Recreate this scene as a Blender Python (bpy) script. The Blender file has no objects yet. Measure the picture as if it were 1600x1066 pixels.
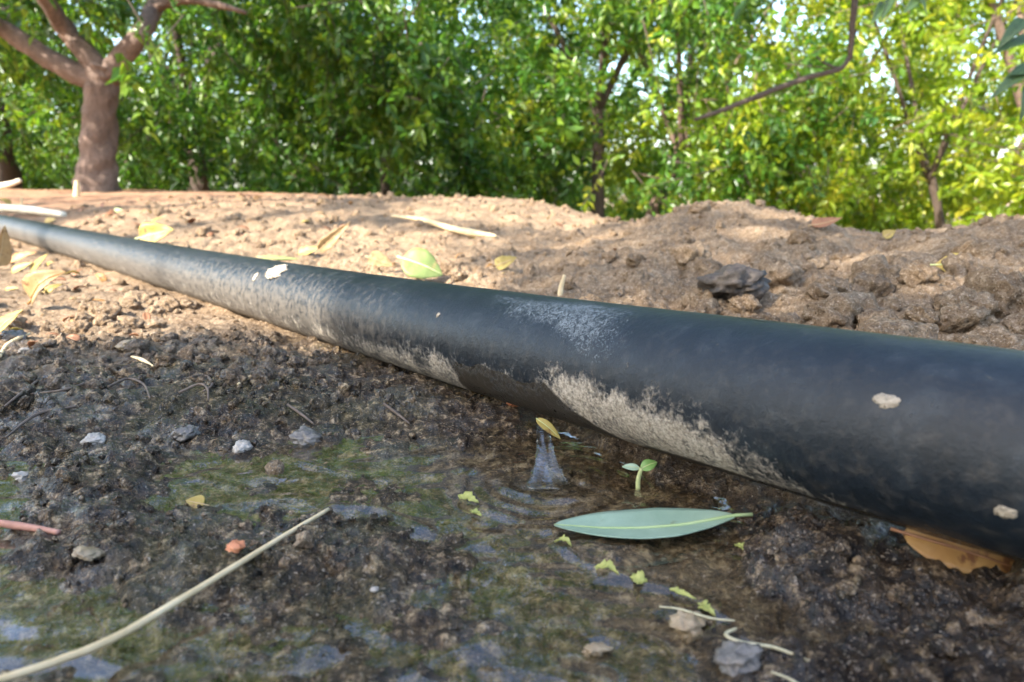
import bpy, bmesh, math, random
import numpy as np
from mathutils import Vector, Matrix

sc = bpy.context.scene
col = sc.collection
R = math.radians
rng = np.random.default_rng(11)
random.seed(11)

# ------------------------------------------------------------------ camera
FPX, CX, CY, VH = 1160.0, 800.0, 533.0, 297.0        # photo pixels (1600 x 1066)
PITCH = math.atan((CY - VH) / FPX)
CAM = np.array([0.0, 0.0, 0.05])
cd = bpy.data.cameras.new('camera')
cam = bpy.data.objects.new('camera', cd); col.objects.link(cam)
cam.location = CAM; cam.rotation_euler = (R(90) - PITCH, 0, 0)
cd.sensor_width = 36; cd.lens = FPX / 1600 * 36
cd.clip_start = 0.002; cd.clip_end = 800
cd.dof.use_dof = True; cd.dof.focus_distance = 0.15; cd.dof.aperture_fstop = 36
sc.camera = cam

# ------------------------------------------------------------------ light
SUN_EL, SUN_AZ = R(40), R(232)       # azimuth clockwise from +Y; the sun stands behind the camera, to the left
SUN = np.array([math.sin(SUN_AZ) * math.cos(SUN_EL), math.cos(SUN_AZ) * math.cos(SUN_EL), math.sin(SUN_EL)])
w = bpy.data.worlds.new('World'); sc.world = w; w.use_nodes = True
nt = w.node_tree
sky = nt.nodes.new('ShaderNodeTexSky'); sky.sky_type = 'NISHITA'; sky.sun_disc = False
sky.sun_elevation = SUN_EL; sky.sun_rotation = SUN_AZ
sky.dust_density = 2.0; sky.ozone_density = .6
bg = nt.nodes['Background']; bg.inputs['Strength'].default_value = 0.15
nt.links.new(sky.outputs[0], bg.inputs['Color'])
ld = bpy.data.lights.new('sun', 'SUN'); ld.energy = 3.8; ld.angle = R(0.5); ld.color = (1, 0.93, 0.82)
sun = bpy.data.objects.new('sun', ld); col.objects.link(sun)
sun.rotation_euler = Vector(SUN).to_track_quat('Z', 'Y').to_euler()
sun.location = (-4, -3, 6)
sc.view_settings.view_transform = 'Standard'; sc.view_settings.look = 'None'
sc.view_settings.gamma = 1; sc.view_settings.use_curve_mapping = False
sc.view_settings.exposure = 2.42
sc.cycles.use_denoising = True; sc.render.filter_size = 0.85
sc.cycles.max_bounces = 8; sc.cycles.transparent_max_bounces = 12
sc.cycles.caustics_reflective = False; sc.cycles.caustics_refractive = False

# ------------------------------------------------------------------ pixel -> place
Fv = np.array([0, math.cos(PITCH), -math.sin(PITCH)]); Uv = np.array([0, math.sin(PITCH), math.cos(PITCH)])
def ray(u, v):
    return np.array([(u - CX) / FPX, 0, 0]) + Fv + Uv * (CY - v) / FPX
def at_depth(u, v, y):
    d = ray(u, v); return CAM + d * (y / d[1])
def at_z(u, v, z=0.0):
    d = ray(u, v); return CAM + d * ((z - CAM[2]) / d[2])
def smooth(a, b, x):
    t = np.clip((np.asarray(x, float) - a) / (b - a), 0, 1); return t * t * (3 - 2 * t)

# ------------------------------------------------------------------ noise
def hsh(ix, iy, seed):
    h = (ix.astype(np.int64) * 374761393 + iy.astype(np.int64) * 668265263 + seed * 974634777) & 0xffffffff
    h = ((h ^ (h >> 13)) * 1274126177) & 0xffffffff
    h = ((h ^ (h >> 16)) * 2246822519) & 0xffffffff
    return ((h ^ (h >> 15)) & 0xffffff) / float(0x1000000)
def gnoise(x, y, seed=0):
    ix, iy = np.floor(x), np.floor(y); fx, fy = x - ix, y - iy
    ux, uy = fx * fx * fx * (fx * (fx * 6 - 15) + 10), fy * fy * fy * (fy * (fy * 6 - 15) + 10)
    def g(dx, dy):
        a = hsh(ix + dx, iy + dy, seed) * 2 * np.pi
        return np.cos(a) * (fx - dx) + np.sin(a) * (fy - dy)
    return (g(0, 0) * (1 - ux) + g(1, 0) * ux) * (1 - uy) + (g(0, 1) * (1 - ux) + g(1, 1) * ux) * uy
def fbm(x, y, seed=0, octv=4):
    s = 0; a = 1.0
    for i in range(octv):
        s = s + a * gnoise(x * 2 ** i, y * 2 ** i, seed + 7 * i); a *= 0.5
    return s
def worley(x, y, seed=0):
    ix, iy = np.floor(x), np.floor(y)
    f1 = np.full(np.shape(x), 9.0); f2 = f1.copy(); idr = np.zeros(np.shape(x))
    for dx in (-1, 0, 1):
        for dy in (-1, 0, 1):
            cx, cy = ix + dx, iy + dy
            px, py = cx + hsh(cx, cy, seed), cy + hsh(cx, cy, seed + 1)
            d = np.hypot(px - x, py - y)
            n = d < f1
            f2 = np.where(n, f1, np.minimum(f2, d)); idr = np.where(n, hsh(cx, cy, seed + 2), idr); f1 = np.where(n, d, f1)
    return f1, f2, idr

# ------------------------------------------------------------------ course of the pipe
PR = 0.0125
PIPE = np.array([-0.5826, 0.1955, 5.6120, 5.8836, 1.9833, 3.4169, -12.5922, 176.9130, 541.7372])
def pipe_path():
    t = np.linspace(-60, 1680, 300); s = (t - 800) / 800
    iv = np.polyval(PIPE[:4], s); vc = np.polyval(PIPE[4:], s)
    P = np.array([CAM + ray(a, b) / c for a, b, c in zip(t, vc, iv)])
    a = P[0] - P[6]; a /= np.linalg.norm(a); a[2] *= 0.2
    b = P[-1] - P[-8]; b /= np.linalg.norm(b); b[2] = 0
    L = np.array([P[0] + a * k for k in np.geomspace(0.02, 9, 50)])[::-1]
    Q = np.array([P[-1] + b * k for k in np.linspace(0.004, 0.7, 60)])
    return np.concatenate([L, P, Q])
PP = pipe_path()
def pipe_near(x, y):
    """plan distance to the axis, axis height, side (+1 on the camera's side)"""
    x = np.asarray(x, float); y = np.asarray(y, float)
    A, B = PP[:-1], PP[1:]
    best = np.full(x.shape, 1e9); zz = np.zeros(x.shape); sd = np.ones(x.shape)
    idx = list(range(0, len(A), 4)) + [len(A)]
    for i0, i1 in zip(idx[:-1], idx[1:]):
        a, b = PP[i0], PP[i1]
        dx, dy = b[0] - a[0], b[1] - a[1]; l2 = dx * dx + dy * dy
        k = np.clip(((x - a[0]) * dx + (y - a[1]) * dy) / l2, 0, 1)
        ex, ey = x - a[0] - k * dx, y - a[1] - k * dy
        d = np.hypot(ex, ey); n = d < best
        best = np.where(n, d, best); zz = np.where(n, a[2] + k * (b[2] - a[2]), zz)
        sd = np.where(n, np.where(dx * ey - dy * ex < 0, 1.0, -1.0), sd)
    return best, zz, sd

# ------------------------------------------------------------------ lie of the land (mm above the puddle)
FRONT = [
 (0,1066,-1.4),(300,1066,-1.0),(600,1066,-1.0),(800,1066,-.4),(1000,1066,-1.2),(1200,1066,.4),(1400,1066,1.5),(1600,1066,2),
 (0,960,-1.4),(250,960,-.9),(500,970,-.2),(750,960,-1.0),(950,960,-1.6),(1150,960,-1.4),(1350,965,.6),(1550,960,1.8),
 (0,880,-.8),(150,880,.5),(300,880,.9),(500,880,.8),(640,880,.2),(760,880,-1.6),(950,880,-2.4),(1130,880,-1.8),(1260,880,2.6),(1400,890,3.4),(1580,900,2.8),
 (110,830,.8),(300,825,1.1),(520,820,1.1),(610,830,.4),(700,830,-1.6),(1000,830,-3),(1170,830,-.6),
 (0,780,-.6),(120,785,1.6),(300,780,-2),(500,775,-2),(700,780,-2.2),(850,780,-3),(1000,780,-3),(1130,790,-.8),
 (1250,795,4.6),(1350,825,5.2),(1460,870,4.0),
 (0,720,-.4),(130,720,1.4),(300,720,-.9),(500,720,-1.5),(700,720,-1.5),(850,720,-2),(960,725,-1.6),(1080,750,.6),
 (0,660,1.6),(200,660,2),(400,660,1.4),(600,660,.8),(720,665,.4),(790,690,-1.0),
 (0,600,3),(200,600,3),(400,600,2.6),(600,600,2.6),
 (0,540,1.6),(200,540,1.4),(400,540,1.2),(0,480,-2),(200,480,-2.5),(0,420,-4),(-300,600,4),(-300,480,4),(-300,800,2),(-300,1000,2),(1900,1000,4)]
DEEP = [
 (1600,.25,14),(1400,.25,12),(1200,.25,9),(1000,.27,7),(800,.32,5),(1900,.25,15),
 (1600,.45,35),(1450,.42,23),(1350,.5,13),(1250,.5,26),(1120,.6,38),(1000,.55,22),(900,.6,12),(1100,.35,14),(1250,.33,14),(2000,.5,36),
 (700,.6,11),(700,.9,24),(700,1.2,35),(500,1.2,33),(850,1.2,27),(970,1.2,-6),(990,.85,8),(300,.8,11),(100,1.3,14),(520,.7,9),(-200,1.5,18),
 (1350,.8,-10),(1120,.9,0),(1600,.7,18),(1600,1.2,-30),(1300,1.5,-70),(1000,1.7,-30),(1000,2.5,-80),(2000,1.5,-30),
 (700,2,10),(700,3.5,-10),(400,2,37),(400,4,34),(150,2,30),(150,3.6,40),(0,2,28),(-100,4,40),(1000,4,-140),(1300,4,-240),(1600,4,-220),(1900,4,-220),
 (1000,6,-220),(650,6,-60),(0,8,20),(800,11,-300),(1200,11,-620),(1600,11,-600),(400,8,10)]
cp = []
for u, v, z in FRONT:
    p = at_z(u, v, z / 1000); cp.append((p[0], p[1], z / 1000))
for u, y, z in DEEP:
    cp.append(((u - CX) / FPX * y * 1.02, y, z / 1000))
for i in range(44, len(PP) - 50, 14):
    p = PP[i]; uu = CX + FPX * p[0] / p[1]
    gap = float(np.interp(uu, [-200, 500, 760, 830, 960, 1080, 1180, 1400, 1700], [-1.0, -.8, -.2, 3.2, 3.2, 1.6, 5, 3, 1.5])) / 1000
    cp.append((p[0], p[1], p[2] - PR - gap))
cp = np.array(cp)
def feat(x, y):
    a = np.arctan2(x, y); r = np.hypot(x, y)
    return np.clip(a, -R(62), R(62)) * 1.6, np.log(np.clip(r, 0.05, 12))
fa, fl = feat(cp[:, 0], cp[:, 1])
def tps(d2): return 0.5 * d2 * np.log(d2 + 1e-9)
nC = len(cp)
K = tps((fa[:, None] - fa) ** 2 + (fl[:, None] - fl) ** 2) + np.eye(nC) * 1e-4
Pm = np.stack([np.ones(nC), fa, fl], 1)
SYS = np.block([[K, Pm], [Pm.T, np.zeros((3, 3))]])
WT = np.linalg.solve(SYS, np.concatenate([cp[:, 2], np.zeros(3)]))
def macro(x, y):
    x = np.asarray(x, float); y = np.asarray(y, float)
    A, L = feat(x, y); out = WT[nC] + WT[nC + 1] * A + WT[nC + 2] * L
    for i in range(nC):
        out = out + WT[i] * tps((A - fa[i]) ** 2 + (L - fl[i]) ** 2)
    r = np.hypot(x, y); a = np.abs(np.arctan2(x, y))
    out = out * (1 - smooth(8, 14, r)) - .046 * np.minimum(r, 60) * smooth(8, 14, r)
    k = smooth(R(45), R(75), a)
    return out * (1 - k) + 0.006 * k
def wetness(x, y):
    d, _, s = pipe_near(x, y)
    r = np.hypot(x, y)
    front = smooth(-.008, .004, d * s)
    return front * (1 - smooth(.19, .33, r + .05 * gnoise(x * 45, y * 45, 5) + .03 * gnoise(x * 160, y * 160, 6)))
def height(x, y, dr=None):
    x = np.asarray(x, float); y = np.asarray(y, float)
    z = macro(x, y); r = np.hypot(x, y)
    m = 0.70 + 0.30 * smooth(-.0012, .0008, z)
    z = np.where((z < 0) & (r < .3), z * .45 - .0002, z)
    d, az, s = pipe_near(x, y)
    behind = (s < 0) * smooth(0.01, .05, d)
    def lim(cell):
        return 1.0 if dr is None else np.clip(cell / (3.0 * dr), 0, 1)
    h = 0
    h = h + .0016 * fbm(x / .03, y / .03, 3, 3) * np.clip(r / .15, .5, 3)
    f1, f2, i = worley(x / .011 + .4 * gnoise(x / .006, y / .006, 9), y / .011 + .4 * gnoise(x / .006, y / .006, 10), 20)
    h = h + .0030 * (1 - .6 * behind) * (np.clip(1 - f1 * 1.3, 0, 1) ** .6 - .3) * (i > .45) * i * lim(.011)
    h = h + behind * .0045 * fbm(x / .022, y / .022, 63, 5) * lim(.008) + behind * .0030 * (.3 - np.abs(fbm(x / .009, y / .009, 64, 4))) * lim(.005)
    f1, f2, i = worley(x / .0046 + .7 * gnoise(x / .0028, y / .0028, 11), y / .0046 + .7 * gnoise(x / .0028, y / .0028, 12), 30)
    h = h + .0017 * (np.clip(1 - f1 * 1.25, 0, 1) ** .8 - .35) * (.1 + 1.4 * i * i) * lim(.0046) + .0011 * fbm(x / .0045, y / .0045, 33, 3) * lim(.003)
    f1, f2, i = worley(x / .0017 + .6 * gnoise(x / .001, y / .001, 43), y / .0017 + .6 * gnoise(x / .001, y / .001, 44), 40)
    h = h + .0006 * (np.clip(1 - f1 * 1.2, 0, 1) - .4) * (.1 + 1.5 * i * i) * lim(.0017)
    big = behind * smooth(.15, .3, r)
    f1, f2, i = worley(x / .032 + .5 * gnoise(x / .02, y / .02, 13), y / .032 + .5 * gnoise(x / .02, y / .02, 14), 50)
    right = smooth(.02, .14, x / np.clip(r, .05, 9) - .05)
    h = h + big * (.0012 + .0060 * right * (1 - smooth(.45, .62, r))) * (np.clip(1 - f1 * 1.2, 0, 1) ** .6 - .3) * (.3 + i) * lim(.032)
    h = h + big * .004 * fbm(x / .12, y / .12, 60, 4) * smooth(.2, .6, r) + (.006 * smooth(1.0, 2, r) * fbm(x / .10, y / .10, 62, 3) + .014 * smooth(1.8, 4, r) * fbm(x / .6, y / .6, 61, 4)) * (1 - smooth(6, 9, r))
    z = z + h * m
    under = az - np.sqrt(np.clip(PR ** 2 - d ** 2, 0, None)) + .0008
    return np.where(d < PR, np.minimum(z, under), np.minimum(z, az + np.clip((d - PR) * 1.5, 0, 1) + .0008 - .006 * (s > 0) * (d < .02)))
def on_ground(u, v, lo=.05, hi=6.0, lift=0.0):
    d = ray(u, v); k = np.geomspace(lo, hi, 900)
    p = CAM + d[None, :] * (k / d[1])[:, None]
    hit = p[:, 2] <= height(p[:, 0], p[:, 1])
    i = int(np.argmax(hit)) if hit.any() else len(k) - 1
    q = p[i].copy(); q[2] = float(height(q[0:1], q[1:2])[0]) + lift
    return q

# ------------------------------------------------------------------ mesh helpers
def mesh_np(name, verts, faces, smooth_shade=True):
    verts = np.asarray(verts, np.float32); faces = np.asarray(faces, np.int32)
    me = bpy.data.meshes.new(name); n, k = faces.shape
    me.vertices.add(len(verts)); me.vertices.foreach_set('co', verts.ravel())
    me.loops.add(n * k); me.loops.foreach_set('vertex_index', faces.ravel())
    me.polygons.add(n); me.polygons.foreach_set('loop_start', np.arange(0, n * k, k, dtype=np.int32))
    me.polygons.foreach_set('use_smooth', np.full(n, smooth_shade)); me.update(calc_edges=True)
    return me
def fattr(me, name, vals):
    a = me.attributes.new(name, 'FLOAT', 'POINT'); a.data.foreach_set('value', np.asarray(vals, np.float32))
def link(name, me, mat=None, parent=None, kind=None):
    o = bpy.data.objects.new(name, me); col.objects.link(o)
    if mat is not None: me.materials.clear(); me.materials.append(mat)
    if parent is not None: o.parent = parent
    if kind: o['kind'] = kind
    return o
def empty(name, loc=(0, 0, 0)):
    o = bpy.data.objects.new(name, None); col.objects.link(o); o.location = loc; o.empty_display_size = .01
    return o
def child(name, me, mat, root, kind=None):
    """a part whose mesh is written in world coordinates, hung under its thing"""
    l = np.array(root.location); n = len(me.vertices)
    c = np.empty(n * 3, np.float32); me.vertices.foreach_get('co', c)
    me.vertices.foreach_set('co', (c.reshape(-1, 3) - l.astype(np.float32)).ravel()); me.update()
    return link(name, me, mat, root, kind)
def tag(o, label, cat, group=None):
    o['label'] = label; o['category'] = cat
    if group: o['group'] = group
    return o
def grid_faces(nr, nc, wrap=False):
    i = np.arange(nr - 1)[:, None]; j = np.arange(nc if wrap else nc - 1)[None, :]
    a = i * nc + j; b = i * nc + (j + 1) % nc
    return np.stack([a, b, b + nc, a + nc], -1).reshape(-1, 4)
def spline(pts, n):
    pts = np.asarray(pts, float); m = len(pts)
    if m == 2: return pts[0] + (pts[1] - pts[0]) * np.linspace(0, 1, n)[:, None]
    P = np.vstack([2 * pts[0] - pts[1], pts, 2 * pts[-1] - pts[-2]])
    out = []
    for t in np.linspace(0, m - 1 - 1e-9, n):
        i = int(t); f = t - i; a, b, c, d = P[i:i + 4]
        out.append(.5 * ((2 * b) + (c - a) * f + (2 * a - 5 * b + 4 * c - d) * f * f + (3 * b - a - 3 * c + d) * f ** 3))
    return np.array(out)
def tube(path, rad, seg=10, flat=1.0, rough=0.0, seed=0):
    path = np.asarray(path, float); n = len(path)
    rad = np.interp(np.linspace(0, 1, n), np.linspace(0, 1, len(rad)), rad) if np.ndim(rad) else np.full(n, rad)
    T = np.gradient(path, axis=0); T /= np.linalg.norm(T, axis=1, keepdims=True) + 1e-12
    up = np.array([0, 0, 1.0]) if abs(T[0][2]) < .9 else np.array([0, 1.0, 0])
    V = []
    N = np.cross(T[0], up); N /= np.linalg.norm(N)
    for i in range(n):
        N = N - T[i] * (N @ T[i]); N /= np.linalg.norm(N); B = np.cross(T[i], N)
        a = np.linspace(0, 2 * np.pi, seg, endpoint=False)
        rr = rad[i] * (1 + rough * gnoise(np.cos(a) * 1.7 + seed, np.sin(a) * 1.7 + i * .35, seed)) if rough else rad[i]
        V.append(path[i] + np.outer(np.cos(a) * rr, N) + np.outer(np.sin(a) * rr * flat, B))
    V = np.concatenate(V); F = grid_faces(n, seg, True)
    V = np.vstack([V, path[0], path[-1]]); c0, c1 = len(V) - 2, len(V) - 1
    j = np.arange(seg); k = (j + 1) % seg
    F = np.vstack([F, np.stack([k, j, np.full(seg, c0), np.full(seg, c0)], 1), np.stack([j + (n - 1) * seg, k + (n - 1) * seg, np.full(seg, c1), np.full(seg, c1)], 1)])
    return V, F
def tube_mesh(name, *a, **k):
    V, F = tube(*a, **k)
    q = F[F[:, 2] != F[:, 3]]; t = F[F[:, 2] == F[:, 3]][:, :3]
    me = bpy.data.meshes.new(name); me.from_pydata(V.tolist(), [], q.tolist() + t.tolist())
    me.polygons.foreach_set('use_smooth', np.full(len(me.polygons), True)); me.update()
    return me

# ------------------------------------------------------------------ materials
class NM:
    def __init__(s, name):
        s.m = bpy.data.materials.new(name); s.m.use_nodes = True; s.t = s.m.node_tree
        s.p = s.t.nodes['Principled BSDF']; s.out = s.t.nodes['Material Output']
    def n(s, kind, **k):
        o = s.t.nodes.new('ShaderNode' + kind)
        for a, b in k.items():
            if a in o.inputs: s.put(o.inputs[a], b)
            else: setattr(o, a, b)
        return o
    def put(s, sock, v):
        if isinstance(v, bpy.types.NodeSocket): s.t.links.new(v, sock)
        else: sock.default_value = v
    def math(s, op, a, b=0.0, c=0.0, clamp=False):
        o = s.t.nodes.new('ShaderNodeMath'); o.operation = op; o.use_clamp = clamp
        s.put(o.inputs[0], a); s.put(o.inputs[1], b); s.put(o.inputs[2], c); return o.outputs[0]
    def mix(s, f, a, b, mode='MIX'):
        o = s.t.nodes.new('ShaderNodeMix'); o.data_type = 'RGBA'; o.blend_type = mode
        s.put(o.inputs[0], f); s.put(o.inputs[6], a); s.put(o.inputs[7], b); return o.outputs[2]
    def coord(s, which='Object'): return s.n('TexCoord').outputs[which]
    def noise(s, scale, co=None, detail=4, rough=.6, dist=0, col=False):
        o = s.n('TexNoise'); o.inputs['Scale'].default_value = scale; o.inputs['Detail'].default_value = detail
        o.inputs['Roughness'].default_value = rough; o.inputs['Distortion'].default_value = dist
        if co is not None: s.t.links.new(co, o.inputs['Vector'])
        return o.outputs['Color' if col else 'Fac']
    def ramp(s, f, stops, interp='LINEAR'):
        o = s.n('ValToRGB'); e = o.color_ramp.elements; o.color_ramp.interpolation = interp
        while len(e) < len(stops): e.new(.5)
        for q, (p, c) in zip(e, stops): q.position = p; q.color = (*c, 1) if len(c) == 3 else c
        s.t.links.new(f, o.inputs[0]); return o.outputs['Color']
    def range(s, f, a, b, c=0.0, d=1.0):
        o = s.n('MapRange'); o.interpolation_type = 'SMOOTHSTEP'
        s.put(o.inputs[0], f)
        if a > b: a, b, c, d = b, a, d, c
        for i, v in enumerate((a, b, c, d)): o.inputs[i + 1].default_value = v
        return o.outputs[0]
    def attr(s, name): return s.n('Attribute', attribute_name=name).outputs['Fac']
    def bump(s, h, dist, strength=1.0, normal=None):
        o = s.n('Bump'); o.inputs['Distance'].default_value = dist; o.inputs['Strength'].default_value = strength
        s.put(o.inputs['Height'], h)
        if normal is not None: s.put(o.inputs['Normal'], normal)
        return o.outputs[0]
    def set(s, **k):
        for a, b in k.items(): s.put(s.p.inputs[a.replace('_', ' ')], b)
        return s.m
def c4(*c): return (*c, 1)

def soil_material(name, single=False):
    m = NM(name); co = m.coord('Object')
    if single:
        oi = m.n('ObjectInfo'); co = m.n('VectorMath', operation='ADD')
        m.t.links.new(m.coord('Object'), co.inputs[0]); m.t.links.new(oi.outputs['Location'], co.inputs[1]); co = co.outputs[0]
    wet, tone = m.attr('wet'), m.attr('tone')
    n1 = m.noise(60, co, 5, .65); n2 = m.noise(420, co, 5, .7); n3 = m.noise(1700, co, 3, .6)
    dry = m.ramp(n1, [(.3, (.17, .105, .058)), (.5, (.285, .19, .11)), (.7, (.42, .31, .20))])
    dry = m.mix(.55, dry, m.ramp(n2, [(.3, (.07, .04, .024)), (.5, (.28, .19, .11)), (.7, (.58, .46, .33))]))
    wetc = m.ramp(n2, [(.33, (.005, .003, .0015)), (.46, (.036, .021, .010)), (.56, (.11, .070, .035)), (.66, (.46, .33, .19))])
    wetc = m.mix(m.attr('sub'), wetc, m.ramp(n2, [(.33, (.025, .016, .007)), (.5, (.15, .095, .045)), (.66, (.46, .34, .19))]))
    moss = m.math('MULTIPLY', m.range(m.noise(38, co, 4, .6, .6), .47, .62), m.attr('moss'))
    wetc = m.mix(m.math('MULTIPLY', moss, .6), wetc, m.ramp(n2, [(.3, (.022, .020, .006)), (.7, (.12, .10, .032))]))
    c = m.mix(wet, dry, wetc)
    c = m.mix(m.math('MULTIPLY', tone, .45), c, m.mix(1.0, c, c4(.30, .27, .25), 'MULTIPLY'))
    red = m.attr('red'); c = m.mix(m.math('MULTIPLY', red, .7), c, c4(.30, .125, .06))
    c = m.mix(m.math('MULTIPLY', m.range(n3, .46, .34), .65), c, m.mix(1.0, c, c4(.25, .22, .2), 'MULTIPLY'))  # low spots of the bump darkened in colour, like shade in cracks
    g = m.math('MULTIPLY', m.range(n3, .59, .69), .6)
    c = m.mix(g, c, m.mix(wet, c4(.66, .56, .44), c4(.40, .32, .235)))  # pale grit grains; on wet soil their colour also stands in for sparkle
    rough = m.math('MULTIPLY_ADD', wet, m.math('MULTIPLY_ADD', n1, .5, -1.0), .95)
    b = m.bump(n3, .0010, .9); b = m.bump(n2, .0024, .8, b)
    film = m.bump(m.noise(1300, co, 2, .5), .0016, .9)
    m.set(Coat_Weight=m.math('MULTIPLY', wet, m.range(n1, .45, .60, .0, .75)), Coat_Roughness=.035, Coat_IOR=1.4, Coat_Normal=film)
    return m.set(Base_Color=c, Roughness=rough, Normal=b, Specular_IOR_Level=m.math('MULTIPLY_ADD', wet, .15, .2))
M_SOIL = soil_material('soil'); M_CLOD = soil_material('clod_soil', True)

def pipe_material():
    m = NM('polyethylene'); uv = m.coord('UV'); co = m.coord('Object')
    mud, wet, scuff, streak = m.attr('mud'), m.attr('wet'), m.attr('scuff'), m.attr('streak')
    fine = m.noise(900, co, 6, .72, .4); med = m.noise(170, co, 5, .65, .5)
    mp = m.n('Mapping'); m.t.links.new(uv, mp.inputs[0]); mp.inputs['Scale'].default_value = (420, 30, 1)
    ring = m.noise(1.0, mp.outputs[0], 4, .6, .3)
    f = m.math('ADD', m.math('MULTIPLY', fine, .55), m.math('MULTIPLY', med, .45))
    mudf = m.range(m.math('ADD', m.math('MULTIPLY', mud, 1.0), m.math('MULTIPLY_ADD', f, 2.6, -1.3)), .30, .70, 0, .9)
    strf = m.math('MULTIPLY', m.range(m.math('ADD', ring, m.math('MULTIPLY', streak, .25)), .52, .78), m.math('MULTIPLY', streak, .4))
    scf = m.range(m.math('ADD', scuff, m.math('MULTIPLY_ADD', m.noise(1300, co, 5, .75, 1.5), 2.0, -1.0)), .55, .95, 0, .55)
    spk = m.range(m.noise(420, co, 4, .7), .72, .77, 0, .6)
    base = m.mix(med, c4(.004, .0065, .010), c4(.012, .018, .025))
    dirt = m.mix(m.range(m.noise(1500, co, 4, .7), .3, .7), c4(.17, .14, .105), c4(.52, .46, .38))
    dust = m.mix(ring, c4(.12, .10, .08), c4(.30, .255, .20))
    c = m.mix(m.math('MULTIPLY', m.range(med, .5, .75), .14), base, c4(.10, .11, .115))
    c = m.mix(strf, c, dust); c = m.mix(scf, c, c4(.30, .335, .35)); c = m.mix(spk, c, c4(.24, .23, .21))
    c = m.mix(m.math('MULTIPLY', mudf, .95), c, dirt)
    wetf = m.range(m.math('ADD', wet, m.math('MULTIPLY_ADD', med, .8, -.4)), .4, .6)
    c = m.mix(wetf, c, m.mix(f, c4(.006, .005, .004), c4(.05, .04, .028)))
    cover = m.math('MAXIMUM', mudf, m.math('MAXIMUM', scf, strf))
    rough = m.math('MULTIPLY_ADD', cover, .45, .36)
    rough = m.math('MULTIPLY_ADD', wetf, -.3, rough, clamp=True)
    hgt = m.math('ADD', m.math('MULTIPLY', mudf, .7), m.math('MULTIPLY', fine, .35))
    b = m.bump(hgt, .0005, .8); b = m.bump(med, .0006, .25, b)
    return m.set(Base_Color=c, Roughness=rough, Normal=b, Specular_IOR_Level=.32)
M_PIPE = pipe_material()

def water_material(name='water', f0=.065, scale=120, dist=.0008, strength=.2, tint=(.95, .935, .88), stretch=None):
    m = NM(name); co = m.coord('Object')
    if stretch:
        mp = m.n('Mapping'); m.t.links.new(co, mp.inputs[0]); mp.inputs['Scale'].default_value = stretch; co = mp.outputs[0]
    b = m.bump(m.noise(scale, co, 4, .55, .8), dist, strength)
    ge = m.n('NewGeometry'); dt = m.n('VectorMath', operation='DOT_PRODUCT')
    m.t.links.new(b, dt.inputs[0]); m.t.links.new(ge.outputs['Incoming'], dt.inputs[1])
    k = m.math('POWER', m.math('SUBTRACT', 1.0, m.math('ABSOLUTE', dt.outputs['Value']), clamp=True), 3.3)
    f = m.math('MULTIPLY_ADD', k, 1 - f0, f0)
    tr = m.n('BsdfTransparent'); tr.inputs[0].default_value = c4(*tint)
    gl = m.n('BsdfGlossy'); gl.inputs['Roughness'].default_value = .02; m.t.links.new(b, gl.inputs['Normal'])
    mx = m.n('MixShader'); m.t.links.new(f, mx.inputs[0]); m.t.links.new(tr.outputs[0], mx.inputs[1]); m.t.links.new(gl.outputs[0], mx.inputs[2])
    m.t.links.new(mx.outputs[0], m.out.inputs['Surface']); return m.m
M_WATER = water_material()
M_STREAM = water_material('clear_water', .11, 200, .0016, .5, (.96, .96, .95), (1, 1, .2))

def leaf_material(name, a, b, spots=None, trans=.25, rough=.5, scale=120, spot_th=.58, vein=.10):
    m = NM(name); co = m.coord('Object')
    n = m.noise(scale, co, 5, .6, .5)
    c = m.ramp(n, [(.3, a), (.7, b)])
    if spots: c = m.mix(m.range(m.noise(scale * 2.2, co, 4, .6), spot_th, spot_th + .1), c, c4(*spots))
    v = m.n('TexWave', wave_type='BANDS', bands_direction='X'); v.inputs['Scale'].default_value = 90; v.inputs['Distortion'].default_value = 2
    m.t.links.new(m.coord('UV'), v.inputs[0])
    c = m.mix(m.math('MULTIPLY', v.outputs['Fac'], vein), c, c4(*[min(1, x * 1.5) for x in b]))
    m.set(Base_Color=c, Roughness=rough, Normal=m.bump(n, .0006, .5))
    tl = m.n('BsdfTranslucent'); m.t.links.new(c, tl.inputs[0])
    mx = m.n('MixShader'); mx.inputs[0].default_value = trans
    m.t.links.new(m.p.outputs[0], mx.inputs[1]); m.t.links.new(tl.outputs[0], mx.inputs[2]); m.t.links.new(mx.outputs[0], m.out.inputs['Surface'])
    return m.m
def plain_material(name, a, b, rough=.7, scale=200, bump=.0003, spec=.4):
    m = NM(name); co = m.coord('Object'); n = m.noise(scale, co, 5, .65)
    return m.set(Base_Color=m.ramp(n, [(.3, a), (.7, b)]), Roughness=rough, Normal=m.bump(n, bump, .7), Specular_IOR_Level=spec)
def foliage_material(name, a, b, c_, trans=.5):
    m = NM(name); t = m.attr('tint')
    c = m.ramp(t, [(0, a), (.55, b), (1, c_)])
    m.set(Base_Color=c, Roughness=.33, Specular_IOR_Level=.6)
    tl = m.n('BsdfTranslucent'); m.put(tl.inputs[0], m.mix(.5, c, m.mix(1.0, c, c4(1.7, 1.5, .35), 'MULTIPLY')))
    mx = m.n('MixShader'); mx.inputs[0].default_value = trans
    m.t.links.new(m.p.outputs[0], mx.inputs[1]); m.t.links.new(tl.outputs[0], mx.inputs[2]); m.t.links.new(mx.outputs[0], m.out.inputs['Surface'])
    return m.m
M_FOL = foliage_material('almond_foliage', (.026, .090, .014), (.07, .17, .02), (.21, .30, .03))
M_FOL_YEL = foliage_material('sun_painted_foliage', (.075, .175, .014), (.23, .33, .024), (.46, .46, .05), .62)  # lit copy of the foliage: sunshine on the right-hand trees put into the colour
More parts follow.
